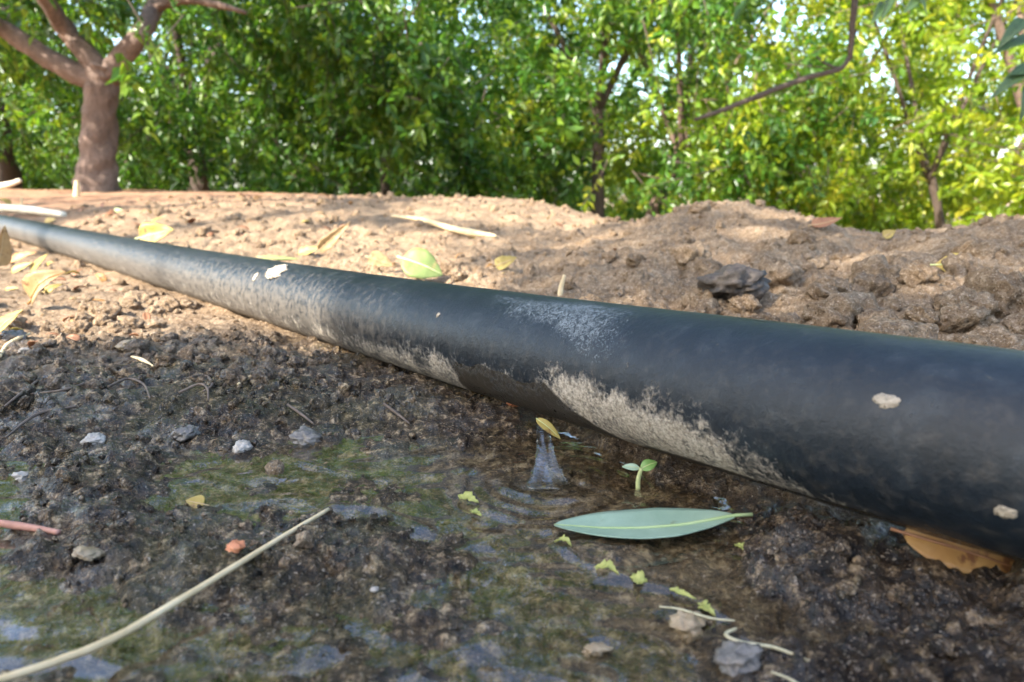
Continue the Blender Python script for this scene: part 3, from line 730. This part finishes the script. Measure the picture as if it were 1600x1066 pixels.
# a tree just outside the right edge: its twigs hang into the picture
def right_tree():
    x, y = 2.6, 1.5; z0 = ground_z(x, y) - .03
    root = empty('almond_tree', (x, y, z0)); tag(root, 'tree outside the right edge, its bare crooked branch and dark leaves hanging into view', 'tree', 'orchard trees')
    top = np.array([x, y, z0 + .9])
    branch('trunk', [(x, y, z0), (x - .03, y, z0 + .5), top], [.12, .09, .085], root, M_BARK, 51, 14)
    q = at_depth(1342, -40, 2.5); q2 = at_depth(1380, -180, 2.3)
    branch('limb', [top - (0, 0, .05), (1.9, 1.9, 1.15), q2, q, at_depth(1334, 20, 2.5), at_depth(1328, 92, 2.5)], [.06, .04, .022, .012, .010, .009], root, M_BARK_DARK, 52, 8, 30)
    branch('drooping_branch', [at_depth(1328, 88, 2.5), at_depth(1312, 108, 2.49), at_depth(1260, 122, 2.47), at_depth(1190, 148, 2.45), at_depth(1130, 172, 2.42), at_depth(1085, 187, 2.4)], [.008, .0085, .009, .009, .008, .005], root, M_BARK_DARK, 53, 8, 24)
    branch('twig', [at_depth(1312, 108, 2.49), at_depth(1290, 100, 2.48), at_depth(1275, 88, 2.46)], [.005, .004, .002], root, M_BARK_DARK, 54, 6, 8)
    branch('limb', [top - (0, 0, .05), (2.0, 1.3, 1.1), (1.25, 1.05, .62), at_depth(1640, 60, 1.0)], [.06, .03, .014, .005], root, M_BARK_DARK, 55, 8, 20)
    branch('limb', [top - (0, 0, .05), (3.2, 1.8, 1.7), (3.8, 2.0, 2.3)], [.06, .04, .02], root, M_BARK, 56, 8, 16)
    mm = leaf_material('dark_green_leaf', (.022, .05, .016), (.045, .085, .022), trans=.15, scale=60)
    nl = at_depth
    for k, (u0, v0, u1, v1, dep, wd) in enumerate([(1600, 30, 1557, 78, 1.0, .009), (1612, 62, 1545, 88, 1.0, .008), (1615, 100, 1546, 156, 1.0, .010), (1605, 135, 1592, 192, 1.0, .009), (1640, 60, 1580, 62, 1.02, .009), (1640, 120, 1572, 118, 1.0, .009)]):
        make_leaf_parts(root, nl(u0, v0, dep), nl(u1, v1, dep - .01), wd, np.array([.2, -.6, .8]), mm, mm, fold=.3, arch=.004)
    for k, (u0, v0, u1, v1) in enumerate([(1395, -20, 1375, 36), (1425, -15, 1448, 24), (1440, -10, 1410, 22), (1380, 5, 1360, 38)]):
        make_leaf_parts(root, nl(u0, v0, 1.6), nl(u1, v1, 1.58), .012, np.array([.4, -.7, .5]), mm, mm, fold=.3, arch=.004)
    tw = twig_set([(3.0, 2.0, 2.3), (2.4, 1.2, 2.2), (3.6, 1.6, 1.8), (2.2, 2.4, 2.5)], [(.9, .9, .6)] * 4, 420, rt, hollow=.2)
    foliage(root, tw, 13, rt, M_FOL)

# ------------------------------------------------------------------ fallen leaves
def leaf_mesh(base, tip, hw, up, fold=.25, arch=0.0, curl=0.0, blunt=.5, n=22, m=9, wave=0.0, seed=0, thick=.00018, bend=0.0, skew=0.0, full=.85):
    base, tip, up = map(lambda a: np.asarray(a, float), (base, tip, up))
    d = tip - base; L = np.linalg.norm(d); d = d / L
    up = up - d * (up @ d); up /= np.linalg.norm(up); sd = np.cross(d, up)
    t = np.linspace(0, 1, n); s = np.linspace(-1, 1, m)
    wt = np.sin(np.pi * t ** blunt) ** full; wt = np.maximum(wt, .012)
    T, Sx = np.meshgrid(t, s, indexing='ij'); W = hw * wt[:, None] * (1 + wave * gnoise(T * 9 + seed, Sx * .5 + np.sign(Sx) * 3, seed))
    lift = fold * np.abs(Sx) * W + arch * np.sin(np.pi * T) + curl * T ** 2.5 * L + wave * hw * .6 * gnoise(T * 5 + seed, Sx * 2, seed + 3)
    V = base + d * (T * L)[..., None] + sd * (Sx * W * (1 + skew * Sx) + bend * np.sin(np.pi * T))[..., None] + up * lift[..., None]
    V = V.reshape(-1, 3); nv = len(V); F = grid_faces(n, m)
    off = up * thick
    per = np.concatenate([np.arange(m), np.arange(1, n) * m + m - 1, (n - 1) * m + np.arange(m - 2, -1, -1), np.arange(n - 2, 0, -1) * m])
    nx = np.roll(per, -1)
    V2 = np.vstack([V, V - off]); F2 = np.vstack([F, F[:, ::-1] + nv, np.stack([nx, per, per + nv, nx + nv], 1)])
    me = mesh_np('blade', V2, F2)
    uvl = me.uv_layers.new(name='UVMap'); vi = np.empty(len(me.loops), np.int32); me.loops.foreach_get('vertex_index', vi)
    uv = np.stack([T.ravel() - np.abs(Sx).ravel() * .25, Sx.ravel()], 1); uv = np.vstack([uv, uv])[vi]; uvl.data.foreach_set('uv', uv.astype(np.float32).ravel())
    mid = base + d * (t * L)[:, None] + sd * (bend * np.sin(np.pi * t))[:, None] + up * (arch * np.sin(np.pi * t) + curl * t ** 2.5 * L + wave * hw * .6 * gnoise(t * 5 + seed, t * 0, seed + 3))[:, None]
    return me, mid, d, up, L
def make_leaf_parts(root, base, tip, hw, up, mat, ribmat, stalk=.12, rib=.05, **k):
    me, mid, d, upv, L = leaf_mesh(base, tip, hw, up, **k)
    child('blade', me, mat, root)
    pts = np.vstack([mid[0] - d * L * stalk, mid]) + upv * hw * rib * .4
    child('midrib', tube_mesh('midrib', pts, [hw * rib * 1.6, hw * rib * 1.4, hw * rib, hw * rib * .3], seg=6), ribmat, root)
def leaf(label, base, tip, hw, up, mat, ribmat, name='fallen_leaf', group=None, **k):
    root = empty(name, (np.asarray(base) + np.asarray(tip)) / 2); tag(root, label, 'leaf', group)
    make_leaf_parts(root, base, tip, hw, up, mat, ribmat, **k); return root
Y_LEAF = leaf_material('yellow_leaf', (.30, .215, .045), (.46, .35, .09), (.20, .10, .035), spot_th=.54)
O_LEAF = leaf_material('orange_leaf', (.26, .115, .03), (.42, .23, .07), (.14, .05, .02), trans=.3, spot_th=.54)
T_LEAF = leaf_material('tan_leaf', (.27, .165, .07), (.43, .29, .13), (.15, .075, .035), spot_th=.54)
G_LEAF = leaf_material('green_fallen_leaf', (.13, .18, .05), (.22, .275, .085), (.26, .22, .08), spot_th=.56)
P_LEAF = leaf_material('pale_green_leaf', (.16, .24, .165), (.25, .33, .24), (.13, .15, .08), trans=.12, rough=.4, scale=160, spot_th=.63, vein=.3)
B_LEAF = leaf_material('brown_leaf', (.20, .085, .04), (.36, .17, .08))
RIB_Y = plain_material('pale_midrib', (.42, .48, .20), (.52, .56, .28), .5)
RIB_T = plain_material('tan_midrib', (.36, .24, .11), (.50, .37, .2), .6)
right_tree()

RIB_G = plain_material('pale_green_midrib', (.27, .36, .15), (.36, .43, .21), .45)
# the pale green leaf floating by the jet
lb, lt = at_z(1150, 806, .0024), at_z(866, 820, .0008)
leaf('pale blue-green lance-shaped leaf floating on the puddle beside the jet of water', lb, lt, .0040, (0.05, -.12, 1), P_LEAF, RIB_G, name='floating_leaf', stalk=.09, rib=.045, fold=.12, arch=-.0003, blunt=1.0, full=.68, n=48, m=13, bend=-.0016, skew=.16, wave=.05, seed=3)
leaf('small bright yellow leaf scrap floating at the left of the puddle', at_z(318, 788, .0004), at_z(290, 782, .0004), .0013, (.1, -.9, .7), Y_LEAF, RIB_T, name='floating_leaf', fold=.2, stalk=.3)
leaf('orange-brown dry leaf pinched under the near end of the pipe at the right', at_z(1410, 832, .0065) + (0, 0, 0), at_z(1602, 893, .0030), .0030, (.0, -.85, .5), O_LEAF, B_LEAF, fold=.18, arch=.0008, blunt=.75, stalk=.1, wave=.15, seed=4)
GLINT = leaf_material('yellow_green_glint', (.34, .36, .08), (.55, .54, .17), trans=.3, rough=.35, scale=300)  # coloured strips in place of bright tree reflections along the water's rim
for u0, v0, u1, v1, hw in [(716, 774, 748, 784, .0007), (735, 798, 752, 806, .0006), (866, 846, 893, 852, .0005), (930, 886, 968, 898, .0006), (985, 902, 1012, 908, .0008), (1046, 920, 1088, 936, .0004), (1096, 944, 1118, 962, .0007), (1150, 852, 1164, 860, .0006)]:
    leaf('yellow-green strip standing in for a bright reflection on the water around the jet', at_z(u0, v0, .0006), at_z(u1, v1, .0005), hw, (.5 * random.uniform(-1, 1), -.4, 1), GLINT, GLINT, name='painted_glint', group='painted reflections by the jet', fold=.5, wave=1.3, seed=int(u0), blunt=random.choice([.5, .9, 1.3]), stalk=.02, n=18, m=7, arch=.0003, bend=random.uniform(-.0008, .0008))
def ground_leaf(label, u0, v0, u1, v1, hwpx, up, mat, rib=None, lift=.001, rise=(0, 0), **k):
    um, vm = (u0 + u1) / 2, (v0 + v1) / 2
    vv = max(v0, v1) + hwpx * .5
    g = on_ground(um, vv); y = g[1]
    b, t = at_depth(u0, v0, y), at_depth(u1, v1, y * (1 + rise[0]))
    lo = min(b[2] - float(height(b[0:1], b[1:2])[0]), t[2] - float(height(t[0:1], t[1:2])[0]))
    return leaf(label, b, t, hwpx / FPX * y, up, mat, rib or RIB_T, **k)
ground_leaf('tan and orange folded leaf, the largest in the litter in front of the far pipe', 50, 470, 104, 424, 25, (-.35, -.85, .35), T_LEAF, O_LEAF, fold=.45, arch=.004, wave=.2, seed=2)
ground_leaf('yellow leaf lying at the left edge below the folded tan leaf', -14, 522, 36, 484, 16, (.2, -.6, .8), Y_LEAF, fold=.2, wave=.2, seed=5)
ground_leaf('tan leaf standing upright at the left edge against the far pipe', -2, 416, 8, 352, 14, (.7, -.7, .2), T_LEAF, fold=.4, wave=.2, seed=6)
ground_leaf('small curled orange-brown leaf beside the upright tan leaf at the left', 16, 410, 58, 394, 10, (.1, -.6, .8), O_LEAF, fold=.5, wave=.3, seed=7)
ground_leaf('small yellow leaf right above the folded tan leaf', 18, 424, 52, 410, 8, (0, -.7, .7), Y_LEAF, fold=.2, seed=8)
ground_leaf('small yellow leaf tilted up, touching the far pipe\'s shadow', 48, 424, 75, 396, 7, (-.2, -.8, .5), Y_LEAF, fold=.3, seed=9)
ground_leaf('thin yellow leaf sliver leaning on the folded tan leaf', 42, 450, 64, 420, 5, (-.3, -.8, .5), Y_LEAF, fold=.3, seed=10)
ground_leaf('tiny yellow leaf left of the folded tan leaf', 8, 452, 30, 450, 4, (0, -.7, .7), Y_LEAF, fold=.2, seed=11)
ground_leaf('broad green leaf lying close behind the middle of the pipe', 628, 404, 692, 430, 26, (.1, -.85, .5), G_LEAF, RIB_Y, fold=.12, arch=.002, blunt=.7, wave=.1, seed=12)
ground_leaf('pale yellow-green leaf close behind the far pipe', 218, 372, 272, 358, 19, (0, -.9, .4), Y_LEAF, RIB_Y, fold=.35, wave=.2, seed=13)
ground_leaf('flat green-yellow leaf strip resting along the pipe', 408, 402, 472, 405, 5, (0, -.5, .85), G_LEAF, RIB_Y, fold=.15, seed=14)
ground_leaf('yellow leaf behind the pipe beside the green-yellow strip', 466, 396, 502, 386, 8, (0, -.8, .6), Y_LEAF, fold=.2, wave=.2, seed=15)
ground_leaf('dry tan leaf standing on edge behind the pipe left of the centre', 498, 392, 548, 346, 10, (.4, -.8, .3), T_LEAF, fold=.4, wave=.2, seed=16)
ground_leaf('dry tan leaf left of the broad green leaf', 576, 402, 616, 416, 14, (0, -.8, .6), T_LEAF, fold=.3, wave=.2, seed=17)
ground_leaf('small yellow leaf scrap on the slope right of the broad green leaf', 774, 416, 808, 402, 12, (0, -.8, .6), Y_LEAF, fold=.25, wave=.2, seed=18)
ground_leaf('curled yellow leaf on the grey clods at the right', 1460, 414, 1512, 416, 18, (.05, -.95, .3), Y_LEAF, RIB_Y, fold=.2, curl=-.08, arch=.002, wave=.1, seed=19, blunt=1.1)
ground_leaf('brown dry leaf on the crest of the bank right of the mound', 1268, 352, 1314, 346, 10, (0, -.7, .7), B_LEAF, fold=.4, curl=.2, wave=.2, seed=20)
ground_leaf('small pale yellow leaf on the crest beside the right-hand dip', 1380, 370, 1400, 360, 8, (0, -.8, .6), Y_LEAF, fold=.3, seed=21)
ground_leaf('small light green leaf bit behind the far pipe', 178, 330, 192, 328, 5, (0, -.8, .6), G_LEAF, RIB_Y, fold=.2, seed=22)
ground_leaf('yellow leaf bit tucked behind the far end of the pipe', 70, 346, 90, 342, 5, (0, -.8, .6), Y_LEAF, fold=.2, seed=23)

# small scraps of dry leaf in the litter
def litter():
    rg = np.random.default_rng(31)
    mats = [T_LEAF, O_LEAF, B_LEAF, Y_LEAF, T_LEAF, B_LEAF]
    areas = [((0, 560), (306, 372), 40, 'small dry leaf scrap in the litter behind the far pipe', 'leaf scraps behind the far pipe', 7),
             ((0, 230), (405, 545), 34, 'small dry leaf scrap in the sunlit litter in front of the far pipe', 'leaf scraps in front of the far pipe', 8),
             ((560, 1000), (335, 440), 14, 'small dry leaf scrap on the slope behind the middle of the pipe', 'leaf scraps on the slope', 6)]
    for (u0, u1), (v0, v1), n, lab, grp, sz in areas:
        k = 0
        while k < n:
            u, v = rg.uniform(u0, u1), rg.uniform(v0, v1); p = on_ground(u, v)
            d, _, sd = pipe_near([p[0]], [p[1]])
            if d[0] < .018 or p[1] > 4: continue
            s_ = sz * rg.uniform(.6, 1.7) / FPX * p[1]; a = rg.uniform(0, 6.28); e = np.array([math.cos(a), math.sin(a), rg.uniform(-.1, .6)]) * s_
            me, *_r = leaf_mesh(-e, e, s_ * rg.uniform(.3, .6), np.array([rg.normal() * .4, rg.normal() * .4 - .4, .8]), fold=rg.uniform(0, .6), arch=s_ * .3, wave=.3, seed=int(rg.integers(90)), n=9, m=5, thick=.0002)
            o = link('leaf_scrap', me, mats[int(rg.integers(6))]); o.location = p + (0, 0, s_ * .35); tag(o, lab, 'leaf', grp); k += 1
litter()

# ------------------------------------------------------------------ stems, straws, roots
STRAW = plain_material('dry_straw', (.50, .36, .18), (.74, .58, .35), .55, 150)
PALE = plain_material('bleached_straw', (.62, .52, .36), (.85, .76, .60), .6, 60)
RED = plain_material('reddish_twig', (.30, .13, .085), (.48, .24, .17), .6, 200)
ROOT = plain_material('pale_root', (.30, .26, .15), (.48, .43, .28), .35, 900)
DARKROOT = plain_material('dark_root', (.05, .035, .025), (.17, .12, .085), .6, 300)
def rod(name, label, cat, pts, rad, mat, group=None, seg=8, n=30, flat=1.0, rough=.15):
    P = spline(pts, n); me = tube_mesh(name, P, rad, seg=seg, flat=flat, rough=rough, seed=len(bpy.data.objects) % 50)
    c = P.mean(0); o = empty('tmp', c); col.objects.unlink(o)
    cc = np.empty(len(me.vertices) * 3, np.float32); me.vertices.foreach_get('co', cc); me.vertices.foreach_set('co', (cc.reshape(-1, 3) - c.astype(np.float32)).ravel()); me.update()
    bpy.data.objects.remove(o); o = link(name, me, mat); o.location = c
    return tag(o, label, cat, group)
rod('dry_stem', 'long pale straw stem slanting across the lower left of the puddle', 'stem',
    [at_z(-60, 1080, .0030), at_z(80, 1036, .0028), at_z(180, 996, .0026), at_z(300, 926, .0026), at_z(420, 852, .0024), at_z(513, 796, .0018)], [.00040, .00046, .00045, .0004, .0003], STRAW, n=40)
rod('twig', 'short reddish twig on the mud at the left edge', 'twig', [at_z(-40, 812, .0014), at_z(30, 822, .0013), at_z(92, 832, .0012)], [.00055, .0006, .0004], RED)
def ground_path(uv, lift):
    out = []
    for u, v in uv:
        p = on_ground(u, v); p[2] += lift; out.append(p)
    return out
g = on_ground(620, 350)[1]
rod('dry_stem', 'dry forked stalk lying on the slope behind the middle of the pipe', 'stem', ground_path([(612, 343), (660, 352), (705, 363), (735, 372), (775, 376)], .003), [.0012, .0024, .0026, .0034, .001], STRAW)
rod('dry_stem', 'bright bleached straw behind the far end of the pipe at the left edge', 'stem', [at_depth(-30, 324, 1.25), at_depth(40, 328, 1.2), at_depth(100, 336, 1.15)], [.006, .007, .005], PALE)
rod('twig', 'pale stick on the ground at the left edge before the dark trunk', 'twig', [at_depth(-30, 294, 3.0), at_depth(8, 290, 3.0), at_depth(32, 282, 3.0)], [.012, .012, .008], PALE)
p = on_ground(875, 462)
rod('plant_stub', 'thin tan stub standing upright behind the middle of the pipe', 'stem', [p - (0, 0, .004), at_depth(876, 452, p[1]), at_depth(882, 430, p[1])], [.0012, .0011, .0006], STRAW)
p = on_ground(119, 304, hi=5)
rod('plant_stub', 'thin tan stalk standing beside the thick trunk', 'stem', [p - (0, 0, .02), at_depth(120, 283, p[1])], [.012, .006], STRAW)
p = on_ground(33, 322)
rod('plant_stub', 'thin dry stalk standing behind the bleached straw', 'stem', [p - (0, 0, .01), at_depth(34, 308, p[1])], [.003, .002], STRAW)
rod('root', 'pale curling root on the wet mud at the lower right', 'root', [at_z(1150, 982, .002), at_z(1134, 992, .0018), at_z(1160, 1004, .0016), at_z(1210, 1012, .0016), at_z(1268, 1034, .002)], [.00016, .00022, .0002, .0002, .0001], ROOT)
rod('root', 'pale root strand lying below the floating leaf on the wet mud', 'root', [at_z(1030, 948, .0010), at_z(1062, 952, .0011), at_z(1110, 966, .0010), at_z(1148, 970, .0014)], [.0001, .00016, .00016, .0001], ROOT)
rod('root', 'pale root end at the bottom edge right of the centre', 'root', [at_z(1205, 1050, .0016), at_z(1235, 1062, .0016), at_z(1270, 1085, .0016)], [.0001, .00016, .00016], ROOT)
rod('dry_stem', 'short pale curved straw on the damp bank below the far pipe', 'stem', ground_path([(206, 562), (222, 566), (240, 576)], .0004), [.0003, .0006, .0003], STRAW)
rod('dry_stem', 'short yellowish straw on the damp bank right of the pale curved one', 'stem', ground_path([(372, 606), (392, 596), (416, 592)], .0004), [.0003, .0006, .0003], STRAW)
rod('dry_stem', 'bent pale straw on the sunlit litter at the left edge', 'stem', ground_path([(0, 562), (12, 545), (28, 534), (48, 528)], .0006), [.0005, .0007, .0006, .0004], STRAW)
for k, uv in enumerate([[(120, 640), (60, 655), (10, 690)], [(150, 598), (100, 616), (50, 622)], [(60, 600), (30, 625), (0, 650)], [(170, 608), (200, 596), (225, 606), (235, 628)], [(280, 618), (310, 606), (324, 612), (326, 630)], [(300, 595), (322, 592), (332, 606), (318, 622)], [(700, 596), (730, 608), (760, 604)], [(735, 598), (752, 612), (785, 612)], [(450, 640), (470, 652), (490, 668)], [(600, 640), (622, 652), (640, 668)]]):
    rod('root', 'thin dark root thread trailing over the damp soil in front of the pipe', 'root', ground_path(uv, .0006), [.0003, .00035, .0002], DARKROOT, group='thin root threads', seg=6)

# ------------------------------------------------------------------ seedling
def seedling():
    b = at_z(997, 765, -.0005); y = b[1]; D = lambda u, v, dy=0: at_depth(u, v, y + dy)
    root = empty('seedling', b); tag(root, 'tiny seedling with two cotyledons standing in the puddle behind the floating leaf', 'seedling')
    sm = plain_material('seedling_stem', (.36, .40, .16), (.50, .50, .24), .4)
    cm = leaf_material('cotyledon_green', (.16, .30, .07), (.26, .42, .13), trans=.35, rough=.35)
    cw = leaf_material('cotyledon_pale', (.30, .42, .28), (.42, .52, .40), trans=.35, rough=.3)
    child('stem', tube_mesh('stem', spline([b, D(997, 752), D(999, 742), D(1002, 732)], 14), [.00042, .0004, .00034], seg=8), sm, root)
    make_leaf_parts(root, D(1001, 733), D(1027, 722, .0008), .0011, (.0, -.6, .8), cm, sm, fold=.15, blunt=.8, stalk=.05, arch=.0003)
    make_leaf_parts(root, D(1000, 732), D(972, 729, .001), .0007, (.1, -.6, .8), cw, sm, fold=.15, blunt=.8, stalk=.05, arch=.0002)
seedling()

# ------------------------------------------------------------------ the jet and what sits on it
def jet():
    top = at_depth(848, 664, .1385); b = DRIP
    root = empty('water_jet', b); tag(root, 'small jet of clear water gushing from the pipe into the puddle', 'water')
    ts = np.linspace(0, 1, 26); V = []
    for t in ts:
        c = top + (b - top) * t + np.array([0, 0, .0016 * math.sin(math.pi * t) * (1 - t)])
        hw = .0011 + .0009 * t + .0016 * t ** 5; hd = .0012 + .0012 * t
        a = np.linspace(0, 2 * np.pi, 28, endpoint=False)
        wv = 1 + .16 * np.sin(a * 3 + 3 * t) + .10 * np.sin(a * 5 - 6 * t) + .07 * np.sin(a * 9 + 9 * t) + .05 * np.sin(34 * t + 2 * a) + .3 * gnoise(np.cos(a) * 1.5 + 3, np.sin(a) * 1.5 + t * 2.5, 95)
        V.append(np.stack([c[0] + np.cos(a) * hw * wv, c[1] + np.sin(a) * hd * wv, c[2] + np.sin(a) * hd * .5 * (1 - t)], 1))
    n = len(ts); V = np.concatenate(V); F = grid_faces(n, 28, True)
    me = bpy.data.meshes.new('stream'); me.from_pydata(V.tolist(), [], F.tolist() + [list(range(28)), list(range((n - 1) * 28, n * 28))[::-1]])
    bm = bmesh.new(); bm.from_mesh(me); bmesh.ops.recalc_face_normals(bm, faces=bm.faces); bm.to_mesh(me); bm.free()
    me.polygons.foreach_set('use_smooth', np.full(len(me.polygons), True)); child('stream', me, M_STREAM, root)
    sp = at_depth(838, 654, .1335)
    leaf('yellow-green seed husk stuck on top of the small water jet', sp, at_depth(876, 686, .1325), .0010, (.2, -.8, .7), Y_LEAF, RIB_Y, name='seed_husk', fold=.15, blunt=.7, stalk=.02, arch=.0004)
jet()

# ------------------------------------------------------------------ single stones and scraps
W_ST = plain_material('white_pebble', (.20, .17, .14), (.46, .41, .35), .35, 900)
TAN_ST = plain_material('tan_pebble', (.18, .125, .07), (.36, .27, .165), .3, 700)
RED_ST = plain_material('brick_red_pebble', (.38, .12, .05), (.58, .24, .11), .4, 400)
GREY_ST = plain_material('grey_pebble', (.06, .052, .044), (.20, .175, .15), .25, 700)
def pebble(label, u, v, wpx, mat, z=None, squash=.7, sink=.25, name='pebble', k=None):
    p = at_z(u, v, z) if z is not None else on_ground(u, v)
    s = wpx / FPX * p[1] / 2
    p[2] = max(p[2], float(height(p[0:1], p[1:2])[0])) + s * .2
    return clod(p, s, 0, 0, label, 'pebble', k=k, mat=mat, name=name, squash=squash)
pebble('round whitish pebble at the puddle\'s left edge', 147, 694, 34, W_ST)
pebble('tan pebble lying under water at the bottom right of the centre', 930, 1020, 46, TAN_ST)
pebble('small cream pebble on the bank above the yellow leaf scrap', 378, 702, 28, W_ST)
pebble('small orange pebble beside the far end of the mud bar', 368, 858, 30, RED_ST)
pebble('pale grey pebble in the shallow water at the left edge', 36, 752, 26, W_ST)
pebble('brick-red chip at the foot of the jet under the pipe', 803, 632, 26, RED_ST)
pebble('whitish pebble on the sunlit soil at the left', 42, 552, 22, W_ST)
pebble('lilac-grey pebble beside the bent straw at the left edge', 22, 530, 34, GREY_ST)
pebble('tan pebble on the sunlit litter below the far pipe', 200, 545, 30, TAN_ST)
pebble('grey-black stone mossy and wet at the bottom right', 1150, 1040, 80, GREY_ST)
pebble('brown wet stone in the lower right below the pale root', 1075, 985, 62, TAN_ST)
pebble('dark round wet stone at the left of the puddle by the bank', 292, 684, 40, GREY_ST)
pebble('tiny white pebble on the mud bar', 585, 925, 16, W_ST)
pebble('pale stone chip on the mud bar left of the straw', 140, 875, 50, TAN_ST, squash=.4)
pebble('grey clump of grit in the puddle left of the jet', 480, 690, 46, GREY_ST)
ch = plain_material('charred_clod', (.012, .010, .009), (.11, .085, .065), .6, 300, .001)
p = on_ground(1150, 470); clod(p + (0, .004, .005), 52 / FPX * p[1], .3, .9, 'black charred-looking clod peeping over the pipe right of the centre', 'clod', mat=ch, name='charred_clod', squash=.75, k=3)
# mud lumps stuck on the pipe
SPL = plain_material('dried_mud', (.16, .13, .095), (.40, .34, .26), .9, 1400)
def splat(label, u, v, wpx, hpx, squash=.25, k=2):
    h = on_pipe(u, v)
    if h is None: return
    p, n, T = h; s = wpx / FPX * p[1] / 2
    V, F = CL[k]; b = np.cross(n, T); r = hpx / wpx
    M = np.stack([T * s, b * s * r, n * s * squash], 1)
    me = mesh_np('mud_splash', V @ M.T, F); o = link('mud_splash', me, SPL); o.location = p
    tag(o, label, 'mud')
splat('beige lump of dried mud stuck on the near end of the pipe', 1388, 627, 36, 22, .16, 9)
splat('long pale smear of dried mud on the upper face of the pipe', 432, 424, 62, 30, .12, 5)
splat('small round pale mud spot left of the long smear on the pipe', 399, 433, 14, 18, .15, 7)
splat('small pale mud spot low on the near end of the pipe at the right', 1570, 800, 30, 24, .2, 8)
splat('tiny white mud speck on the middle of the pipe', 685, 492, 9, 9, .3, 1)

random_tree(-2.75, .35, 'unseen tree added left of the viewer to shade the leaves overhead', np.random.default_rng(78), trunk_r=.09, fork=1.2, height_=3.6, spread=1.15, ntw=1300, per=13, skirt=0, seed=66, keepf=shade_keep)  # added out of view so the leaves mirrored in the puddle stay dark
# unseen tree added behind the camera, its crown cut to shape the puddle's shade
random_tree(-2.35, -1.55, 'unseen tree added behind the viewer to shade the puddle and the near pipe', np.random.default_rng(77), trunk_r=.09, fork=.8, height_=3.4, spread=1.5, ntw=1500, per=14, skirt=0, seed=61, keepf=shade_keep)
